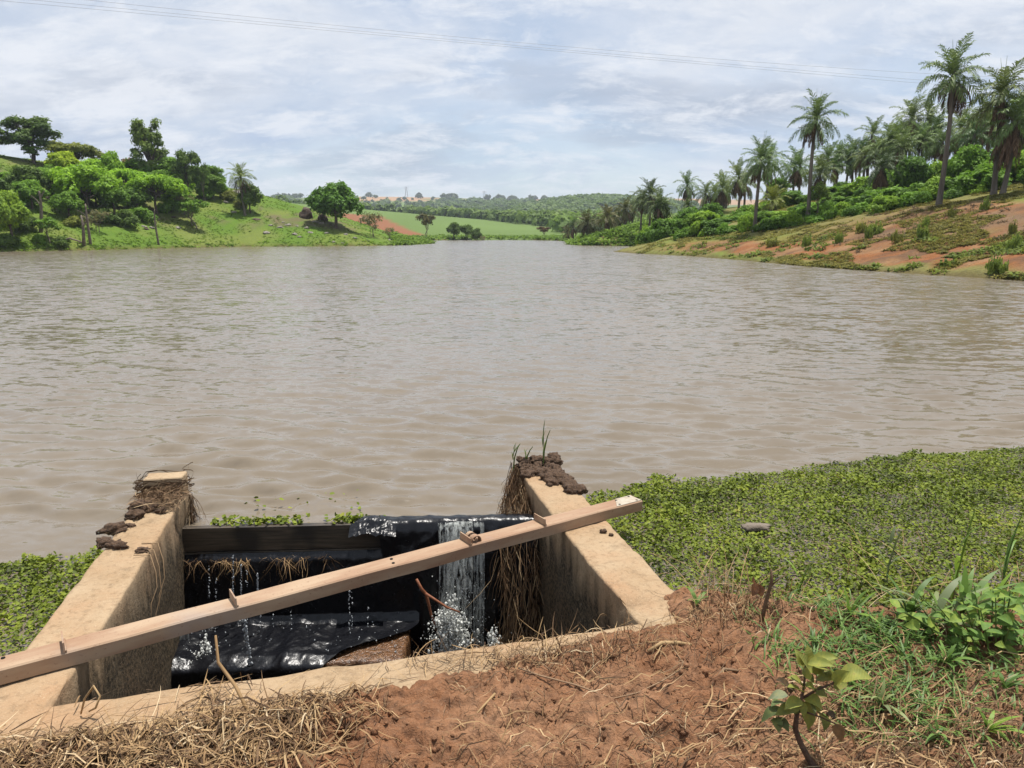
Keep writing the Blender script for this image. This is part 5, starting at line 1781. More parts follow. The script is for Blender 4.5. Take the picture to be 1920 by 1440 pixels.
# ------------------------------------------------------------------ overhead cables and distant pylons
M_CABLE = simple_mat('cable_grey', (0.22, 0.22, 0.23), (0.28, 0.28, 0.29), 3, 0.6, 0.1)
CB = [((170, 0), (700, 68), (1200, 109), (1700, 136), 'upper'), ((60, 0), (560, 61), (1000, 103), (1700, 148), 'middle'), ((0, 2), (450, 55), (1000, 108), (1690, 153), 'lower')]
for (a, b, c, d, nm) in CB:
    us = np.array([a[0], b[0], c[0], d[0]], float); vs = np.array([a[1], b[1], c[1], d[1]], float)
    Yp = lambda u: 58 + (u / 1700.0) * 30
    pts = np.array([at_y(u, v, Yp(u)) for u, v in zip(us, vs)])
    cz = np.polyfit(pts[:, 0], pts[:, 2], 2)
    xs_ = np.linspace(pts[0, 0] - 40, pts[-1, 0] + 45, 60)
    ys_ = np.interp(xs_, [pts[0, 0], pts[-1, 0]], [pts[0, 1], pts[-1, 1]]) + np.where(xs_ > pts[-1, 0], (xs_ - pts[-1, 0]) * 0.33, 0) + np.where(xs_ < pts[0, 0], (xs_ - pts[0, 0]) * 0.33, 0)
    mb = MB()
    mb.tube(np.stack([xs_, ys_, np.polyval(cz, xs_)], 1), 0.011, 5)
    tag(mb.build('power_cable', M_CABLE), '%s of the three thin power cables crossing the sky' % nm, 'cable', 'power cables')
for (u, vt, lab) in ((762, 350, 'faint lattice pylon on the skyline above the far woods'), (908, 358, 'small faint pylon on the skyline above the brown fields')):
    Yc = 1600.0
    x = x_at(u, Yc, 80)
    zb = float(terrain(np.array([x]), np.array([Yc]), np.array([50.0]))[0]); zt_ = at_y(u, vt, Yc)[2]
    mb = MB()
    hh = zt_ - zb
    for sx in (-1, 1):
        for sy in (-1, 1):
            mb.tube([(x + sx * 3, Yc + sy * 3, zb), (x + sx * 0.6, Yc + sy * 0.6, zb + hh)], 0.25, 4)
    for q in range(6):
        a_ = q / 6; w0_ = 3 - 2.4 * a_; w1_ = 3 - 2.4 * (a_ + 1 / 6)
        mb.tube([(x - w0_, Yc - w0_, zb + hh * a_), (x + w1_, Yc - w1_, zb + hh * (a_ + 1 / 6))], 0.15, 4)
    for a_ in (0.8, 0.95):
        mb.tube([(x - 5, Yc, zb + hh * a_), (x + 5, Yc, zb + hh * a_)], 0.22, 4)
    tag(mb.build('pylon', M_CABLE), lab, 'pylon')

# ------------------------------------------------------------------ floating weed
t = NT('water_weed')
rn = t.attr('rnd').outputs['Fac']
c = t.ramp(rn, [(0.0, (0.018, 0.023, 0.006)), (0.25, (0.058, 0.078, 0.010)), (0.50, (0.120, 0.158, 0.016)), (0.80, (0.205, 0.250, 0.024)), (0.96, (0.29, 0.27, 0.05)), (1.0, (0.17, 0.10, 0.05))])
p = t.principled(Base_Color=c, Roughness=0.6)
p.inputs['Specular IOR Level'].default_value = 0.2
tr = t.node('ShaderNodeBsdfTranslucent', {'Color': c})
M_WEED = t.done(t.node('ShaderNodeMixShader', {0: 0.22, 1: p.outputs[0], 2: tr.outputs[0]}).outputs[0])
WLEAF = np.array([(0, 0, 0), (0.45, 0.40, 0.10), (0.95, 0.30, 0.10), (1.12, 0, 0.0), (0.95, -0.30, 0.10), (0.45, -0.40, 0.10)], float)
WLEAF_F = [[0, 3, 2, 1], [0, 5, 4, 3]]


def weed(name, n, x0, x1, y0, y1, label, seed, dens=0.12):
    gg = np.random.default_rng(seed)
    x = gg.uniform(x0, x1, n); y = gg.uniform(y0, y1, n)
    m = weed_mask(x, y)
    gap = fbm(x * 5, y * 5, 3, seed)
    k = (m > 0) & (gap + 0.12 * sstep(0, 0.8, m) > dens + 0.16 * gg.random(n)) & (y > np.interp(x, EDX, EDY) - 0.25)
    x, y, m = x[k], y[k], m[k]
    n = len(x)
    z = 0.004 + 0.020 * gg.random(n) * sstep(-0.05, 0.25, m) + 0.014 * fbm(x * 6, y * 6, 2, seed + 1)
    nr = gg.normal(0, 0.45, (n, 3)) + np.array([0, 0, 1.0])
    S = 0.0180 * (0.45 + 1.0 * gg.random(n)) * (0.6 + 0.8 * fbm(x * 3, y * 3, 3, 8))
    rnd = np.clip(0.50 * gg.random(n) + 0.65 * fbm(x * 4.5, y * 4.5, 3, seed + 2) - 0.06, 0, 1)
    V, Fc, r = scatter(WLEAF, WLEAF_F, np.stack([x, y, z], 1), frames(nr, gg.random(n) * 6.28), S, rnd)
    o = link(name, make_mesh(name, V, Fc, M_WEED, False, r))
    tag(o, label, 'water weed', kind='stuff')


weed('floating_weed', 140000, 0.3, 5.6, 2.6, 6.6, 'mat of small green floating leaves right of the spillway', 501)
weed('floating_weed', 11000, 5.6, 11, 2.2, 7.8, 'floating leaves continuing along the dam beyond the right edge', 502)
weed('floating_weed', 34000, -4.2, -1.9, 2.0, 4.3, 'mat of small green floating leaves left of the spillway', 503)
# a strip caught against the stop log
gg = np.random.default_rng(511)
n = 420
s_ = np.concatenate([gg.uniform(0.08, 0.33, 260), gg.normal(0.46, 0.03, 130), gg.uniform(0.1, 0.5, 30)]); q_ = -np.abs(gg.normal(0.05, 0.035, 420)); q_[390:] -= gg.uniform(0, 0.5, 30)
xy = PL0[None] + pe[None] * (s_ * PLEN)[:, None] + pf[None] * q_[:, None]
V, Fc, r = scatter(WLEAF, WLEAF_F, np.concatenate([xy, (0.012 + 0.025 * gg.random(n))[:, None]], 1), frames(gg.normal(0, 0.5, (n, 3)) + np.array([0, 0, 1.0]), gg.random(n) * 6.28), 0.028 * (0.6 + 0.7 * gg.random(n)), np.clip(0.3 + 0.6 * gg.random(n), 0, 1))
tag(link('floating_weed', make_mesh('floating_weed', V, Fc, M_WEED, False, r)), 'strip of floating leaves caught against the stop log', 'water weed', kind='stuff')

# ------------------------------------------------------------------ straw, twigs and roots
M_STRAW = strand_mat('dry_straw', [(0.0, (0.055, 0.030, 0.015)), (0.30, (0.140, 0.082, 0.042)), (0.70, (0.300, 0.188, 0.088)), (0.93, (0.43, 0.295, 0.150)), (1.0, (0.52, 0.41, 0.26))], 0.75, 0.12)
M_ROOT = strand_mat('brown_roots', [(0.0, (0.045, 0.026, 0.014)), (0.5, (0.125, 0.075, 0.040)), (0.85, (0.23, 0.145, 0.080)), (1.0, (0.33, 0.24, 0.14))], 0.85)
M_HAY = strand_mat('hanging_hay', [(0.0, (0.060, 0.034, 0.018)), (0.4, (0.17, 0.10, 0.052)), (0.8, (0.31, 0.20, 0.11)), (1.0, (0.42, 0.31, 0.18))], 0.85)
M_TWIG = strand_mat('twig_brown', [(0.0, (0.06, 0.035, 0.02)), (1.0, (0.26, 0.17, 0.10))], 0.85)


def litter(name, x, y, base, length, width, mat, label, seed, lift=0.02, curl=0.5, main=None, wild=0.25, cat='straw'):
    """loose blades lying on the ground, bent and crossing"""
    gg = np.random.default_rng(seed)
    n, k = len(x), 6
    az = gg.random(n) * 6.28 if main is None else main + gg.normal(0, 0.75, n)
    L = length * (0.35 + 0.9 * gg.random(n) ** 1.4)
    turn = gg.normal(0, curl, n)
    tt = np.linspace(0, 1, k)
    ang = az[:, None] + turn[:, None] * (tt - 0.5)[None]
    st = L[:, None] / (k - 1)
    P = np.zeros((n, k, 3))
    P[:, :, 0] = x[:, None] + np.cumsum(np.cos(ang) * st, 1) - np.cos(az)[:, None] * L[:, None] / 2
    P[:, :, 1] = y[:, None] + np.cumsum(np.sin(ang) * st, 1) - np.sin(az)[:, None] * L[:, None] / 2
    gz = base(P[:, :, 0].ravel(), P[:, :, 1].ravel()).reshape(n, k)
    up = lift * gg.random(n)[:, None] ** 1.3 + (gg.random(n)[:, None] < wild) * lift * 2.2 * gg.random(n)[:, None] * (tt[None] ** 1.5) + lift * 0.5 * np.sin(tt * math.pi)[None] * gg.random(n)[:, None]
    P[:, :, 2] = gz + 0.004 + up
    side = np.stack([-np.sin(az), np.cos(az), gg.normal(0, 0.5, n)], 1); side /= np.linalg.norm(side, axis=1)[:, None]
    w = width * (0.4 + 0.9 * gg.random(n))[:, None] * np.array([0.5, 0.95, 1, 0.9, 0.6, 0.15])[None]
    V, Fc, r = ribbons(P, side, w, gg.random(n))
    o = link(name, make_mesh(name, V, Fc, mat, False, r))
    tag(o, label, cat, kind='stuff')


def ground_z(x, y):
    """what straw lies on: the earth or the coping of the front wall"""
    z = dam_z(x, y)
    q = lip_q(x, y); s = (x - A0[0]) * LIPN[0] + (y - A0[1]) * LIPN[1]
    on = (q > 0.0) & (q < 0.27) & (s > -0.75) & (s < 2.3)
    return np.where(on, np.maximum(z, ZW - 0.004), z)


gg = np.random.default_rng(601)
n = 6000                                     # heap along the left half of the coping
s_ = gg.uniform(-0.35, 1.15, n); q_ = np.abs(gg.normal(0.40, 0.16, n))
keep = gg.random(n) < np.interp(s_, [-0.35, 0.0, 0.25, 0.75, 0.95, 1.15], [0.35, 0.7, 1.0, 0.9, 0.35, 0.08]) * np.maximum(np.interp(q_, [0.0, 0.14, 0.28, 0.5, 0.8], [0.01, 0.06, 1, 0.8, 0.08]), np.exp(-((s_ - 0.55) / 0.10) ** 2) * 0.8 * (q_ > 0.02))
x = A0[0] + LIPN[0] * s_ + LIPQ[0] * q_; y = A0[1] + LIPN[1] * s_ + LIPQ[1] * q_
litter('straw_heap', x[keep], y[keep], ground_z, 0.17, 0.0026, M_STRAW, 'heap of dry straw on the near left edge of the spillway', 602, 0.030, 0.32, None, 0.22)
n = 4600
x = gg.uniform(-1.7, 2.6, n); y = gg.uniform(1.5, 3.15, n)
k = (lip_q(x, y) > 0.05) & (vnoise(x * 2.2, y * 2.2, 33) > 0.35) & (y < np.interp(x, EDX, EDY) + 0.05)
litter('loose_straw', x[k], y[k], ground_z, 0.070, 0.0012, M_STRAW, 'thin loose straw scattered over the red earth', 603, 0.010, 0.5, None, 0.2)
n = 1500
x = np.concatenate([gg.normal(0.88, 0.25, 700), gg.normal(0.15, 0.28, 500), gg.normal(1.6, 0.4, 300)]); y = np.concatenate([gg.normal(3.02, 0.11, 700), gg.normal(2.66, 0.07, 500), gg.normal(2.2, 0.3, 300)])
k = (lip_q(x, y) > 0.04)
litter('dry_litter', x[k], y[k], ground_z, 0.12, 0.0017, M_STRAW, 'tangle of dry stalks where the earth meets the right wall', 604, 0.05, 0.9, None, 0.4)
n = 2300
x = gg.normal(1.35, 0.6, n); y = gg.normal(2.0, 0.28, n)
litter('dry_litter', x, y, ground_z, 0.15, 0.0022, M_STRAW, 'flattened dry grass at the bottom right of the view', 605, 0.03, 0.8, 0.1, 0.3)
n = 420
x = gg.uniform(-1.5, 2.2, n); y = gg.uniform(1.6, 3.0, n)
k = (lip_q(x, y) > 0.0)
litter('twig_litter', x[k], y[k], ground_z, 0.10, 0.0016, M_TWIG, 'fine dark twigs and rootlets strewn on the earth', 606, 0.012, 1.2, None, 0.3, 'twigs')


def strand_tube(name, pts, rad, mat, label, cat, rnd=0.5):
    mb = MB()
    mb.tube(pts, rad, 6, rnd)
    o = mb.build(name, mat, None, True)
    tag(o, label, cat)
    return o


def on_dam(u, v, dz=0.006):
    p_ = on_z(u, v, 0.21)
    z = float(ground_z(np.array([p_[0]]), np.array([p_[1]]))[0])
    return (p_[0], p_[1], z + dz)


strand_tube('bent_twig', [on_dam(u, v, 0.010) for u, v in ((972, 1258), (1010, 1268), (1080, 1279), (1150, 1292), (1196, 1300), (1240, 1290), (1276, 1268), (1280, 1262), (1278, 1244), (1252, 1222), (1200, 1215), (1160, 1216))], np.linspace(0.0035, 0.002, 12), M_TWIG, 'long thin twig bent into a loop on the red earth', 'twig', 0.9)
strand_tube('flat_stalk', [on_dam(u, v, 0.008) for u, v in ((1214, 1232), (1240, 1227), (1270, 1222), (1296, 1217))], [0.006, 0.008, 0.008, 0.005], M_STRAW, 'short pale flattened stalk above the looped twig', 'stalk', 0.85)
strand_tube('dry_stick', [on_dam(u, v, 0.010) for u, v in ((1332, 1288), (1356, 1276), (1388, 1260))], [0.004, 0.006, 0.004], M_TWIG, 'short dry stick right of the looped twig', 'stick', 0.7)
strand_tube('straw_stalk', [on_dam(u, v, 0.010) for u, v in ((884, 1340), (908, 1322), (928, 1300))], [0.003, 0.004, 0.005], M_STRAW, 'single pale straw stalk in the middle of the earth', 'stalk', 0.8)
# a broken stalk standing on the straw heap, and a curled blade on the coping
p_ = on_dam(470, 1340)
strand_tube('standing_stalk', [p_, (p_[0] - 0.085, p_[1] + 0.10, p_[2] + 0.05), (p_[0] - 0.17, p_[1] + 0.17, p_[2] + 0.10), (p_[0] - 0.175, p_[1] + 0.18, p_[2] + 0.20)], [0.006, 0.0065, 0.006, 0.004], M_STRAW, 'thick broken straw stalk standing up from the straw heap', 'stalk', 0.7)
p_ = on_dam(150, 1325)
strand_tube('curled_blade', [p_, (p_[0] + 0.02, p_[1], p_[2] + 0.06), (p_[0] + 0.05, p_[1] + 0.01, p_[2] + 0.10), (p_[0] + 0.075, p_[1], p_[2] + 0.07), (p_[0] + 0.06, p_[1] - 0.01, p_[2] + 0.03), (p_[0] + 0.03, p_[1], p_[2] + 0.01)], [0.003, 0.004, 0.005, 0.004, 0.004, 0.003], M_STRAW, 'curled dry grass blade at the left corner of the coping', 'straw', 0.9)


def hanging(name, starts, length, drift, width, mat, label, seed, cat='roots', k=9, lean=(0, 0)):
    gg = np.random.default_rng(seed)
    n = len(starts)
    L = length * (0.35 + 0.75 * gg.random(n))
    P = np.zeros((n, k, 3)); P[:, 0] = starts
    dirv = np.stack([lean[0] + gg.normal(0, drift, n), lean[1] + gg.normal(0, drift, n), np.full(n, -0.6)], 1)
    for i in range(1, k):
        dirv = dirv + gg.normal(0, 0.22, (n, 3)); dirv[:, 2] -= 0.30
        dirv /= np.linalg.norm(dirv, axis=1)[:, None]
        P[:, i] = P[:, i - 1] + dirv * (L / (k - 1))[:, None]
    side = gg.normal(0, 1, (n, 3)); side[:, 2] = 0; side /= np.linalg.norm(side, axis=1)[:, None]
    w = width * (0.4 + gg.random(n))[:, None] * np.linspace(1, 0.4, k)[None]
    V, Fc, r = ribbons(P, side, w, gg.random(n))
    return make_mesh(name, V, Fc, mat, False, r)


gg = np.random.default_rng(701)
n = 2600
w_ = gg.random(n)
zz = 0.22 - 0.95 * w_ ** 1.1
yy = np.interp(zz, [-0.75, -0.05, 0.05, 0.22], [4.46, 4.54, 4.66, 5.06]) + gg.normal(0, 0.045, n)
xin = 0.30 - 0.223 * (yy - 3.93)
spread = np.interp(zz, [-0.75, -0.30, -0.08, 0.05, 0.22], [0.22, 0.24, 0.30, 0.20, 0.03])
xx = xin - 0.012 - spread * gg.random(n) ** 1.3
hm = link('root_mass', hanging('root_mass', np.stack([xx, yy, zz], 1), 0.42, 0.10, 0.0030, M_HAY, '', 702))
tag(hm, 'matted brown roots and straw hanging down the right wall into the spillway', 'roots', kind='stuff')
n = 190
s_ = np.concatenate([gg.uniform(0.0, 0.20, 110), gg.uniform(0.2, 0.42, 80)])
st = np.array([np.append(on_log(a, 0.06 + 0.05 * gg.random()), -0.165 - 0.03 * gg.random()) for a in s_])
hm = link('trash_line', hanging('trash_line', st, 0.17, 1.3, 0.0022, M_STRAW, '', 703, k=6, lean=(0, -0.2)))
tag(hm, 'straw and stalks caught along the underside of the stop log', 'straw', kind='stuff')
n = 130
st = np.array([np.append(A0 + (A1 - A0) * (0.985 + 0.02 * gg.random()) + np.array([0.02 + 0.03 * gg.random(), 0.0]), ZW - 0.25 * gg.random() ** 2) for _ in range(n)])
hm = link('root_fringe', hanging('root_fringe', st, 0.30, 0.10, 0.0022, M_ROOT, '', 704))
tag(hm, 'thin roots trailing from the far end of the left wall', 'roots', kind='stuff')
for k_, (a_, ln_, lab) in enumerate(((0.60, 0.42, 'long pale root trailing down the left wall from the mud clods'), (0.64, 0.34, 'shorter root trailing beside the long one on the left wall'), (0.57, 0.30, 'thin root hanging nearest the beam on the left wall'))):
    b_ = A0 + (A1 - A0) * a_
    p_ = np.append(b_ + ln * 0.06, ZW + 0.012)
    e_ = np.append(b_ - ln * 0.02, ZW + 0.006)
    pts = [p_, e_, e_ + np.array([0.035, -0.03, -0.08]), e_ + np.array([0.05, -0.06, -ln_ * 0.5]), e_ + np.array([0.03, -0.10, -ln_ * 0.75]), e_ + np.array([0.055, -0.16, -ln_])]
    strand_tube('trailing_root', pts, [0.0025, 0.003, 0.0028, 0.0025, 0.002, 0.0015], M_ROOT, lab, 'root', 0.9)

# ------------------------------------------------------------------ mud clods and roots on the walls
t = NT('dark_mud')
ob = t.node('ShaderNodeTexCoord').outputs['Object']
n = t.noise(t.pos(), 70, 6, 0.7)
c = t.mix(t.ramp(n, [(0.35, 0.0), (0.65, 1.0)]), (0.040, 0.022, 0.012), (0.145, 0.085, 0.048))
M_MUD = t.done(t.principled(Base_Color=c, Roughness=0.95, Normal=t.bump(n, 1.0, 0.02)).outputs[0])


def clod(V0, seed, amp=0.7, fr=1.7):
    k = np.array([1 + amp * mnoise.fractal(Vector(q * fr + seed * 3.7), 0.7, 2.1, 4) for q in V0])
    return V0 * k[:, None]


def clod_thing(u, v, w, label, seed, z=ZW):
    p_ = on_z(u, v, z + 0.01)
    V = clod(ICO3_V, seed) * np.array([w, w * 0.7, w * 0.5])
    o = link('mud_clod', make_mesh('mud_clod', V, np.array(ICO3_F), M_MUD, True), None, (p_[0], p_[1], z + w * 0.2))
    tag(o, label, 'mud', 'mud clods on the left wall')
    m = hanging('root_wisp', np.array([[0, 0, w * 0.3]] * 26) + np.random.default_rng(seed).normal(0, w * 0.4, (26, 3)) * np.array([1, 1, 0.2]), w * 2.6, 1.2, 0.0016, M_ROOT, '', seed + 5, k=6)
    vv__ = np.zeros(len(m.vertices) * 3, dtype=np.float32); m.vertices.foreach_get('co', vv__)
    vv__ = vv__.reshape(-1, 3); vv__[:, 2] = np.clip(vv__[:, 2] * 0.3, -w * 0.2 + 0.004, None); m.vertices.foreach_set('co', vv__.ravel())
    link('root_wisp', m, o)
    return o


clod_thing(268, 955, 0.075, 'large matted clod below the post on the left wall', 1)
clod_thing(252, 966, 0.055, 'clod second from the post on the left wall', 2)
clod_thing(300, 957, 0.034, 'small clod at the inner edge near the post', 3)
clod_thing(214, 992, 0.062, 'dark clod on the outer edge midway along the left wall', 4)
clod_thing(244, 984, 0.026, 'little clod right of the midway dark one', 5)
clod_thing(198, 1018, 0.050, 'clod at the outer edge, lower left wall', 6)
clod_thing(222, 1024, 0.050, 'rounded root-bound clod, lowest on the left wall', 7)
clod_thing(268, 1030, 0.030, 'small dark clod at the inner edge where roots trail down', 8)
gg = np.random.default_rng(801)
parts = []
wu = B1 - BM
for i in range(150):
    a_ = 1 - 0.50 * gg.random() ** 1.5
    across = gg.random() ** 0.8
    if a_ < 0.8:
        across = 0.45 + 0.55 * across if a_ > 0.65 else 0.75 + 0.25 * across
    b_ = BM + wu * a_ + rn2 * (0.015 + 0.27 * across)
    r_ = 0.014 + 0.030 * gg.random() ** 1.5
    pile = 0.05 * max(0, (a_ - 0.8) / 0.2) * gg.random()
    V = clod(np.array(ICO3_V), i, 0.6, 1.5) * r_ * np.array([1.1, 1.1, 0.8])
    parts.append((V + np.array([b_[0], b_[1], ZW + r_ * 0.3 + pile]), np.array(ICO3_F), np.full(len(V), 0.5)))
V, Fc, r = join_arrays(parts)
tag(link('mud_crust', make_mesh('mud_crust', V, Fc, M_MUD, True, r)), 'crumbly dark mud piled on the far end of the right wall', 'mud', kind='stuff')
for (u, v, w, lab) in ((1131, 999, 0.020, 'larger of two mud pebbles on the right wall below the beam'), (1146, 1005, 0.014, 'smaller of two mud pebbles on the right wall below the beam')):
    p_ = on_z(u, v, ZW)
    o = link('mud_pebble', make_mesh('mud_pebble', clod(ICO3_V, u, 0.4) * np.array([w, w * 0.8, w * 0.65]), np.array(ICO3_F), M_MUD, True), None, (p_[0], p_[1], ZW + w * 0.5))
    tag(o, lab, 'mud')
# roots wound round the post
gg = np.random.default_rng(811)
parts = []
pcx = pc + lu * 0.075 + ln * 0.13
for i in range(85):
    a0_ = gg.random() * 6.28; turn = gg.normal(0, 1.2); kk = 9
    tt = np.linspace(0, 1, kk)
    an = a0_ + turn * tt
    rx = 0.135 + 0.02 * gg.random() + 0.03 * np.sin(tt * 5 + i) * gg.random()
    ry = 0.10 + 0.02 * gg.random() + 0.02 * np.sin(tt * 7 + i)
    z0_ = ZW + 0.02 + 0.10 * gg.random() ** 1.3
    P = np.zeros((1, kk, 3))
    ca, sa = np.cos(an), np.sin(an)
    # squarish wrap
    m_ = np.maximum(np.abs(ca), np.abs(sa))
    ax, ay = ca / m_ * rx, sa / m_ * ry
    P[0, :, 0] = pcx[0] + ln[0] * ax + lu[0] * ay; P[0, :, 1] = pcx[1] + ln[1] * ax + lu[1] * ay
    P[0, :, 2] = np.maximum(z0_ + gg.normal(0, 0.06) * tt - 0.05 * tt ** 2, ZW + 0.004)
    parts.append(ribbons(P, np.array([[0, 0, 1.0]]), np.full((1, kk), 0.0018 + 0.0022 * gg.random()), np.array([gg.random()])))
V, Fc, r = join_arrays(parts)
tag(link('root_tangle', make_mesh('root_tangle', V, Fc, M_ROOT, False, r)), 'tangle of brown roots wound round the concrete post', 'roots', kind='stuff')
n = 520
a_ = gg.uniform(0.87, 1.0, n); c_ = gg.uniform(-0.05, 1.05, n)
x = A0[0] + (A1 - A0)[0] * a_ + ln[0] * WT * c_; y = A0[1] + (A1 - A0)[1] * a_ + ln[1] * WT * c_
litter('root_mat', x, y, lambda px_, py_: np.full(len(px_), ZW + 0.006), 0.14, 0.0022, M_ROOT, 'mat of fine roots across the left wall in front of the post', 812, 0.045, 1.0, math.pi * 0.05, 0.3, 'roots')

# the red forked branch leaning in the fall, and a tuft of weed on the plastic
M_REDTWIG = simple_mat('red_bark', (0.16, 0.055, 0.025), (0.26, 0.10, 0.05), 40, 0.6, 0.4, 0.003)
br = empty('forked_branch'); tag(br, 'reddish forked branch leaning in the falling water', 'branch')
mb = MB(); mb.tube([at_y(u, v, 4.20) for u, v in ((781, 1086), (790, 1104), (799, 1114), (803, 1130), (808, 1152), (816, 1172))], [0.008, 0.010, 0.010, 0.009, 0.008, 0.006], 7); mb.build('stem', M_REDTWIG, br, True)
mb = MB(); mb.tube([at_y(u, v, 4.16 - 0.001 * i) for i, (u, v) in enumerate(((798, 1113), (818, 1126), (838, 1139), (862, 1148)))], [0.009, 0.008, 0.0075, 0.005], 7); mb.build('side_branch', M_REDTWIG, br, True)

# ------------------------------------------------------------------ crumbs of earth
gg = np.random.default_rng(901)
n = 5200
x = gg.uniform(-1.9, 2.6, n); y = gg.uniform(1.5, 3.2, n)
k = (lip_q(x, y) > 0.10) & (y < np.interp(x, EDX, EDY)) & (vnoise(x * 4, y * 4, 7) > 0.3)
x, y = x[k], y[k]; n = len(x)
S = 0.0025 + 0.011 * gg.random(n) ** 3
cv = clod(ICO_V, 3, 0.5)
V, Fc, r = scatter(cv, np.array(ICO_F), np.stack([x, y, dam_z(x, y) + S * 0.3], 1), frames(gg.normal(0, 1, (n, 3)), gg.random(n) * 6), np.stack([S, S, S * 0.75], 1), gg.random(n))
tag(link('earth_crumbs', make_mesh('earth_crumbs', V, Fc, M_EARTH, False, r)), 'small crumbs of red earth lying on the dam', 'earth', kind='stuff')

# ------------------------------------------------------------------ green grass, sapling and plants on the right
M_BLADE = leaf_mat('grass_blade', (1, 1, 1), True, 0.4, 0.35, 0.5, 0.3, (1.2, 1.1, 0.8))
t = NT('broad_leaf')
oc = t.node('ShaderNodeTexCoord').outputs['Object']
col_ = t.node('ShaderNodeObjectInfo').outputs['Color']
nz = t.noise(oc, 3.5, 5, 0.65)
vein = t.node('ShaderNodeTexWave', {'Vector': t.mapped(oc, (1, 0.6, 1), (0, 0, 0), (0, 0, R(35))), 'Scale': 5.0, 'Distortion': 1.5, 'Detail': 2.0}).outputs['Fac']
cc = t.mix(t.ramp(nz, [(0.35, 0.0), (0.7, 1.0)]), t.mix(1.0, col_, (0.72, 0.78, 0.8), 'MULTIPLY'), t.mix(1.0, col_, (1.25, 1.12, 0.9), 'MULTIPLY'))
cc = t.mix(t.ramp(nz, [(0.66, 0.0), (0.74, 0.7)]), cc, (0.20, 0.13, 0.06))
p = t.principled(Base_Color=cc, Roughness=0.6, Normal=t.bump(t.math('ADD', vein, t.math('MULTIPLY', nz, 0.9)), 0.12, 0.02))
p.inputs['Specular IOR Level'].default_value = 0.22
M_BROAD = t.done(t.node('ShaderNodeMixShader', {0: 0.30, 1: p.outputs[0], 2: t.node('ShaderNodeBsdfTranslucent', {'Color': cc}).outputs[0]}).outputs[0])
M_STEM = simple_mat('sapling_bark', (0.050, 0.032, 0.022), (0.11, 0.07, 0.045), 40, 0.9, 0.6, 0.004)


def blade_pts(az, h, lean, bend, k=8):
    tt = np.linspace(0, 1, k)
    el = (math.pi / 2 - lean) - bend * tt ** 1.3
    st = h / (k - 1)
    r = np.r_[0, np.cumsum(np.cos(el[1:]) * st)]; z = np.r_[0, np.cumsum(np.sin(el[1:]) * st)]
    return np.stack([r * math.cos(az), r * math.sin(az), z], 1)


def grass_plant(u, v, n, h, width, colr, label, seed, base=None, lean=0.35, bend=1.0, name='grass_plant', group=None, mat=None, stalk=None):
    gg = np.random.default_rng(seed)
    if base is None:
        p_ = on_z(u, v, 0.2); b = np.array([p_[0], p_[1], max(float(dam_z(p_[:1], p_[1:2])[0]), -0.02)])
    else:
        b = np.array(base, float)
    o = empty(name, tuple(b)); tag(o, label, 'grass', group)
    for i in range(n):
        az = gg.random() * 6.28
        hh = h * (0.55 + 0.6 * gg.random())
        P = blade_pts(az, hh, lean * gg.random() * 2, bend * (0.4 + gg.random()))
        P[:, 2] += (stalk or 0) * gg.random()
        side = np.array([-math.sin(az), math.cos(az), 0.15])
        w = width * 1.15 * (0.7 + 0.6 * gg.random()) * np.array([0.5, 0.85, 1.0, 1.0, 0.92, 0.75, 0.45, 0.05])
        V, Fc, r = ribbons(P[None], side[None], w[None], np.array([gg.random()]))
        bl = link('blade', make_mesh('blade', V, Fc, mat or M_BLADE, True, r), o)
        bl.color = colr + (1,)
    if stalk:
        m = MB(); m.tube([(0, 0, -0.03), (0.01, 0.01, stalk * 0.5), (0.03, 0.0, stalk), (0.05, 0, stalk * 1.25)], [0.006, 0.005, 0.004, 0.002], 5)
        q = m.build('stalk', mat or M_BLADE, o); q.color = colr + (1,)
    return o


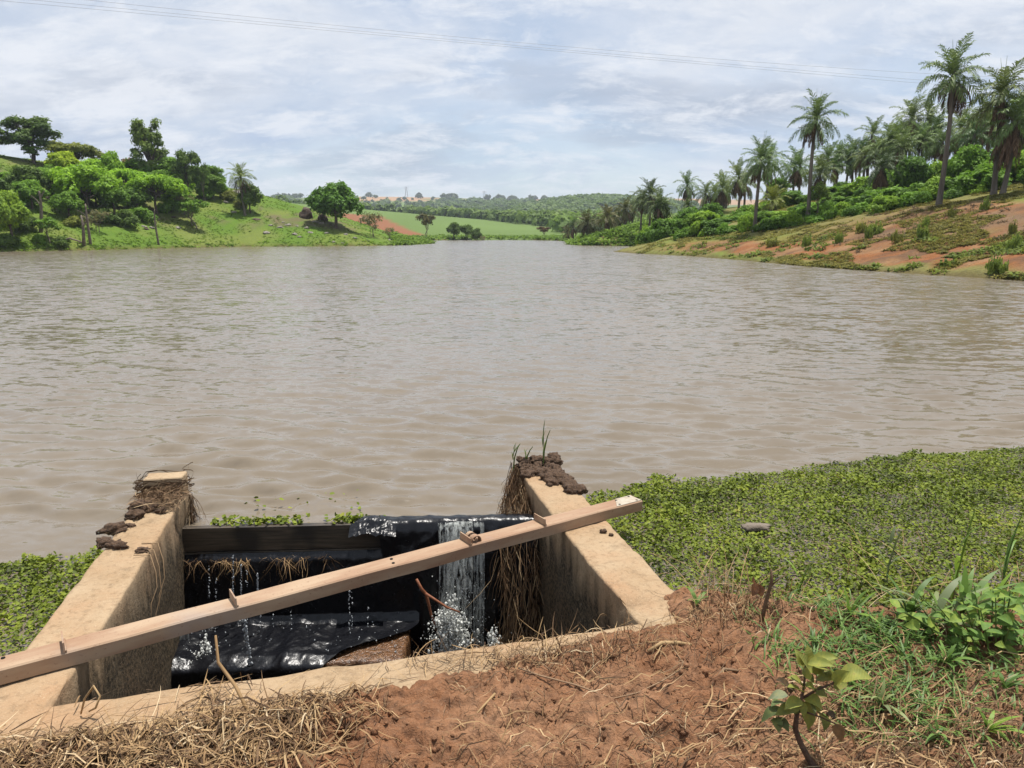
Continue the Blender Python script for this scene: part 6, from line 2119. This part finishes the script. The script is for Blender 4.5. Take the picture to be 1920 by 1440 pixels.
GR = (0.135, 0.245, 0.068); GB = (0.180, 0.310, 0.050); GP = (0.235, 0.300, 0.150); DRY = (0.36, 0.27, 0.15)
GPL = [(1786, 1120, 5, 0.20, 0.007, GB, 'tall single green reed stalk standing in the weed at the right', 0.48),
       (1668, 1030, 5, 0.16, 0.007, GP, 'leaning stalk with drooping pale blades in the weed mat', 0.26),
       (1888, 1035, 7, 0.24, 0.007, GR, 'tall dark-stemmed grass near the right edge in the weed', 0.34),
       (1560, 1075, 5, 0.12, 0.006, GR, 'short green grass shoot in the middle of the weed mat', 0.05),
       (1496, 1080, 3, 0.12, 0.004, GB, 'thin upright stalk in the weed above the dry stump', 0.22),
       (1745, 1195, 12, 0.27, 0.011, GP, 'big clump of broad arching pale blades at the water edge', None),
       (1700, 1188, 9, 0.22, 0.010, GR, 'broad-bladed clump left of the arching pale one', None),
       (1800, 1180, 10, 0.26, 0.010, GR, 'broad-bladed clump left of the leafy plant', None),
       (1850, 1130, 8, 0.30, 0.013, GB, 'wide bright green blades behind the leafy plant', None),
       (1905, 1100, 8, 0.26, 0.011, GR, 'green clump at the right edge behind the leafy plant', None),
       (1640, 1205, 9, 0.17, 0.007, GR, 'grass clump at the edge of the earth and the weed', None),
       (1590, 1180, 7, 0.14, 0.006, GB, 'small bright grass clump beside the dry stump', None),
       (1305, 1150, 4, 0.10, 0.009, GR, 'two-leaved green shoot at the end of the right wall', None),
       (1650, 1340, 9, 0.13, 0.006, GP, 'star-shaped pale grass tuft right of the sapling', None),
       (1600, 1300, 8, 0.12, 0.005, GR, 'green tuft just right of the sapling leaves', None),
       (1580, 1360, 7, 0.10, 0.005, GR, 'green tuft under the sapling', None),
       (1770, 1270, 9, 0.13, 0.006, GR, 'green tuft on bare earth below the broad clumps', None),
       (1850, 1385, 7, 0.14, 0.007, GB, 'creeping grass shoot at the lower right', None),
       (1755, 1400, 6, 0.10, 0.006, GR, 'small grass shoot near the bottom edge', None),
       (1880, 1310, 8, 0.11, 0.006, GR, 'green tuft at the right edge of the earth', None),
       (1690, 1250, 9, 0.12, 0.005, GR, 'green tuft below the water edge clumps', None)]
for k, (u, v, n, h, w, c_, lab, stk) in enumerate(GPL):
    grass_plant(u, v, n, h, w, c_, lab, 1000 + k, group='grass plants at the right', stalk=stk, lean=0.45 if stk is None else 0.3, bend=1.2)
for k, (u, v, h, lab) in enumerate(((1018, 872, 0.26, 'tall thin grass sprouting from the mud on the right wall'), (962, 878, 0.18, 'grass sprout at the left corner of the muddy right wall'), (986, 870, 0.13, 'shortest grass sprout on the muddy right wall'))):
    p_ = on_z(u, v, ZW + 0.03)
    grass_plant(0, 0, 7, h * 0.5, 0.0035, (0.14, 0.20, 0.06), lab, 1100 + k, base=p_, lean=0.35, bend=0.5, stalk=h * 0.8, group='grass sprouts on the right wall')
# low grass spreading over the earth
gg = np.random.default_rng(1201)
n = 2600
x = np.concatenate([gg.normal(1.42, 0.28, 1300), gg.normal(1.9, 0.4, 800), gg.normal(1.3, 0.2, 500)]); y = np.concatenate([gg.normal(2.72, 0.14, 1300), gg.normal(2.45, 0.25, 800), gg.normal(2.30, 0.12, 500)])
k = (vnoise(x * 5, y * 5, 21) > 0.38) & (x > 0.95)
x, y = x[k], y[k]; n = len(x)
P = np.zeros((n, 5, 3)); az = gg.random(n) * 6.28; hh = 0.03 + 0.06 * gg.random(n)
tt = np.linspace(0, 1, 5)
rr = hh[:, None] * (0.35 * tt + 0.75 * tt ** 2)[None] * (0.5 + gg.random(n))[:, None]
P[:, :, 0] = x[:, None] + np.cos(az)[:, None] * rr; P[:, :, 1] = y[:, None] + np.sin(az)[:, None] * rr
P[:, :, 2] = dam_z(x, y)[:, None] + hh[:, None] * (tt - 0.35 * tt ** 2)[None] * 0.9
V, Fc, r = ribbons(P, np.stack([-np.sin(az), np.cos(az), 0 * az], 1), (0.0025 + 0.002 * gg.random(n))[:, None] * np.array([0.7, 1, 0.9, 0.6, 0.05])[None], gg.random(n))
o = link('low_grass', make_mesh('low_grass', V, Fc, M_BLADE, False, r)); o.color = GR + (1,)
tag(o, 'low green creeping grass over the earth at the right', 'grass', kind='stuff')
# dry stalks among the weed at the right
n = 260
x = np.concatenate([gg.normal(2.35, 0.45, 180), gg.normal(0.95, 0.12, 80)]); y = np.concatenate([gg.normal(3.35, 0.40, 180), gg.normal(3.10, 0.08, 80)])
az = gg.random(n) * 6.28; P = np.zeros((n, 6, 3)); tt = np.linspace(0, 1, 6); hh = 0.07 + 0.20 * gg.random(n); ll = gg.uniform(0.3, 1.5, n)
P[:, :, 0] = x[:, None] + np.cos(az)[:, None] * hh[:, None] * ll[:, None] * (tt ** 1.4)[None]; P[:, :, 1] = y[:, None] + np.sin(az)[:, None] * hh[:, None] * ll[:, None] * (tt ** 1.4)[None]
P[:, :, 2] = np.maximum(dam_z(x, y), 0.0)[:, None] + hh[:, None] * (tt - 0.45 * ll[:, None] / 1.5 * tt ** 3)
V, Fc, r = ribbons(P, np.stack([-np.sin(az), np.cos(az), 0 * az], 1), np.full((n, 6), 0.0022) * np.linspace(1, 0.4, 6)[None], gg.random(n))
tag(link('dry_stalks', make_mesh('dry_stalks', V, Fc, M_STRAW, False, r)), 'dry bent stalks standing among the green clumps and weed', 'stalks', kind='stuff')


def leaf_template(k=7):
    """pointed oval leaf along +X, folded at the midrib and curving down"""
    tt = np.linspace(0, 1, k)
    w = 0.26 * np.sin(math.pi * np.clip(tt, 0.0, 1) ** 0.8) ** 0.8
    V = []
    for i in range(k):
        z = 0.10 * math.sin(math.pi * tt[i]) - 0.10 * tt[i] ** 2
        V += [(tt[i], -w[i], z + 0.30 * w[i]), (tt[i], -w[i] * 0.5, z + 0.10 * w[i]), (tt[i], 0, z), (tt[i], w[i] * 0.5, z + 0.10 * w[i]), (tt[i], w[i], z + 0.30 * w[i])]
    return np.array(V), grid_faces(k, 5)


LV, LF = leaf_template()
LEAFM = [make_mesh('leaf', LV * np.array([1, q, 1]) + np.stack([0 * LV[:, 0], 0.10 * q * np.sin(LV[:, 0] * 3), 0.04 * np.sin(LV[:, 0] * 7 + q * 9)], 1), LF, M_BROAD, True, np.full(len(LV), 0.2 + 0.25 * i)) for i, q in enumerate((0.85, 1.0, 1.15))]


def leaf(parent, base, tip, colr, kind, roll=0.0, wid=1.0):
    base, tip = Vector(base), Vector(tip)
    d = tip - base
    L = d.length
    xax = d.normalized()
    up = Vector((0, -0.35, 1.0))
    yax = up.cross(xax).normalized()
    zax = xax.cross(yax)
    M = Matrix((xax, yax, zax)).transposed().to_4x4()
    M = Matrix.Translation(base) @ M @ Matrix.Rotation(roll, 4, 'X') @ Matrix.Diagonal((L, L * wid, L, 1))
    o = link('leaf', LEAFM[kind % 3], parent)
    o.matrix_local = M
    o.color = colr + (1,)
    return o


SG = (0.260, 0.285, 0.070); SB = (0.20, 0.115, 0.055); SP = (0.22, 0.25, 0.15); SD = (0.09, 0.065, 0.04)
sap = empty('sapling'); tag(sap, 'small sapling with broad yellow-green leaves at the bottom right', 'sapling')
YS = 2.03
mb = MB(); mb.tube([at_y(u, v, YS + 0.0) for u, v in ((1556, 1470), (1520, 1430), (1500, 1392), (1491, 1366), (1494, 1340), (1501, 1318), (1507, 1290), (1511, 1250), (1512, 1236))], [0.010, 0.0095, 0.009, 0.0085, 0.007, 0.005, 0.004, 0.003, 0.002], 8); mb.build('stem', M_STEM, sap, True)
mb = MB(); mb.tube([at_y(u, v, YS) for u, v in ((1503, 1310), (1530, 1294), (1560, 1282), (1572, 1272))], [0.004, 0.0035, 0.003, 0.002], 6); mb.build('side_branch', M_STEM, sap, True)
mb = MB(); mb.tube([at_y(u, v, YS) for u, v in ((1508, 1334), (1540, 1345), (1572, 1360), (1592, 1372))], [0.003, 0.0025, 0.002, 0.0015], 6); mb.build('side_branch', M_STEM, sap, True)
SL = [((1512, 1246), (1576, 1250), SG, 0.2), ((1508, 1246), (1490, 1212), SG, -0.4), ((1512, 1242), (1519, 1206), SG, 0.5), ((1522, 1240), (1582, 1232), SG, 0.3), ((1526, 1252), (1575, 1268), SG, -0.4),
      ((1570, 1274), (1650, 1268), SG, 0.1), ((1564, 1282), (1598, 1256), SG, 0.7), ((1508, 1290), (1474, 1262), SG, 0.2), ((1508, 1284), (1537, 1302), SG, -0.2), ((1504, 1300), (1472, 1282), SG, 0.4),
      ((1498, 1308), (1466, 1330), SG, 0.1), ((1504, 1306), (1552, 1334), SG, 0.2), ((1500, 1312), (1509, 1352), SG, 0.5), ((1496, 1312), (1488, 1344), (0.14, 0.17, 0.05), -0.3), ((1478, 1304), (1430, 1306), SP, 0.2),
      ((1480, 1290), (1452, 1268), SD, 0.0), ((1472, 1318), (1440, 1320), (0.12, 0.16, 0.06), 0.5), ((1450, 1345), (1462, 1378), (0.16, 0.19, 0.07), 0.3), ((1516, 1316), (1530, 1346), (0.13, 0.15, 0.05), -0.5),
      ((1550, 1336), (1572, 1352), SD, 0.2), ((1566, 1356), (1578, 1398), SB, 0.7), ((1592, 1374), (1604, 1412), SB, -0.5), ((1512, 1270), (1532, 1284), (0.12, 0.15, 0.045), 0.3), ((1530, 1300), (1560, 1310), (0.16, 0.17, 0.05), 0.1)]
gg = np.random.default_rng(1301)
for k, (a_, b_, c_, ro) in enumerate(SL):
    y0_ = YS + gg.normal(0, 0.012)
    short = math.hypot(b_[0] - a_[0], b_[1] - a_[1])
    b_ = (a_[0] + (b_[0] - a_[0]) * 0.84, a_[1] + (b_[1] - a_[1]) * 0.84)
    leaf(sap, at_y(a_[0], a_[1], y0_), at_y(b_[0], b_[1], y0_ + gg.normal(-0.02, 0.025)), c_, k, ro, 0.95 if short > 55 else 1.15)
    if k < 19 and k not in (5, 14):
        j_ = gg.normal(0, 11, 4)
        leaf(sap, at_y(a_[0] + j_[0] * 0.4, a_[1] + 8 + j_[1] * 0.5, y0_ + 0.02), at_y(b_[0] + j_[2] * 1.5, b_[1] + 14 + j_[3], y0_ + 0.02 + gg.normal(0, 0.03)), tuple(q * 0.75 for q in c_), k + 1, ro + gg.normal(0, 0.4), 1.05)

# leafy plant at the right edge
lp = empty('leafy_plant'); tag(lp, 'leafy green plant with smooth oval leaves at the right edge', 'plant')
pb = on_z(1862, 1232, 0.22)
for i in range(20):
    az = i * 2.4; sp = 0.06 + 0.26 * (i % 5) / 4
    top = np.array([pb[0] + sp * math.cos(az) * 1.1, pb[1] + sp * math.sin(az) * 0.5 + 0.05, 0.22 + 0.24 - 0.35 * sp + 0.05 * gg.random()])
    b0 = np.array([pb[0] + 0.03 * math.cos(az), pb[1] + 0.03 * math.sin(az), 0.16])
    m_ = (b0 + top) / 2 + np.array([0, 0, 0.02])
    mb = MB(); mb.tube([b0, m_, top], [0.004, 0.003, 0.002], 5); q = mb.build('stem', M_BROAD, lp); q.color = (0.12, 0.18, 0.05, 1)
    for j in range(8):
        w_ = 0.35 + 0.65 * j / 7
        c0_ = b0 * (1 - w_) ** 2 + 2 * m_ * w_ * (1 - w_) + top * w_ ** 2
        a2 = j * 2.5 + az
        ll = 0.040 + 0.035 * gg.random()
        tip = c0_ + ll * np.array([math.cos(a2), math.sin(a2), 0.35 * gg.normal(0.4, 0.6)])
        leaf(q, c0_, tip, (0.140, 0.245, 0.055) if gg.random() < 0.7 else (0.22, 0.31, 0.06), j, gg.normal(0, 0.4), 1.05)

# dry stump stalk with a curled dead leaf
st = empty('dry_stump'); tag(st, 'dry brown broken stalk with curled dead leaves at the weed edge', 'stalk')
p0 = on_dam(1426, 1176); Yq = p0[1]
mb = MB(); mb.tube([p0, at_y(1436, 1130, Yq), at_y(1447, 1090, Yq), at_y(1446, 1068, Yq)], [0.010, 0.008, 0.007, 0.004], 7, 0.3); mb.build('stem', M_TWIG, st, True)
mb = MB(); mb.tube([at_y(1446, 1098, Yq), at_y(1460, 1086, Yq), at_y(1476, 1076, Yq)], [0.004, 0.003, 0.002], 5, 0.3); mb.build('side_branch', M_TWIG, st, True)
for k, (a_, b_) in enumerate((((1416, 1092), (1410, 1118)), ((1418, 1094), (1428, 1120)), ((1412, 1080), (1420, 1100)))):
    leaf(st, at_y(*a_, Yq), at_y(*b_, Yq - 0.02), (0.20, 0.10, 0.055), k, 0.9 * k, 1.3)
# hook of bent wire by the coping
strand_tube('bent_wire', [on_dam(1018, 1206), tuple(np.array(on_dam(1018, 1206)) + np.array([-0.005, 0, 0.07])), tuple(np.array(on_dam(1022, 1200)) + np.array([0.03, 0.01, 0.075])), on_dam(1050, 1200)], [0.004] * 4, M_TWIG, 'dark bent root hooked up from the coping near the right wall', 'root', 0.1)
# grey driftwood chip in the weed
p_ = on_z(1415, 988, 0.03)
dw = link('drift_chip', make_mesh('drift_chip', clod(ICO3_V, 5, 0.5, 1.2) * np.array([0.10, 0.05, 0.018]), np.array(ICO3_F), M_PALEBARK, True), None, tuple(p_))
tag(dw, 'grey piece of driftwood lying on the weed mat', 'driftwood')

# ------------------------------------------------------------------ hazy air
t = NT('hazy_air')
v_ = t.node('ShaderNodeVolumePrincipled')
v_.inputs['Color'].default_value = (0.80, 0.88, 1.0, 1)
v_.inputs['Density'].default_value = 0.00021
t.l.new(v_.outputs[0], t.out.inputs['Volume'])
mb = MB()
mb.box((0, 1500, 64), (4300, 0, 0), (0, 1800, 0), (0, 0, 66.5))
hz = mb.build('haze', t.m)
tag(hz, kind='stuff', label='thin bluish haze over the valley', cat='haze')
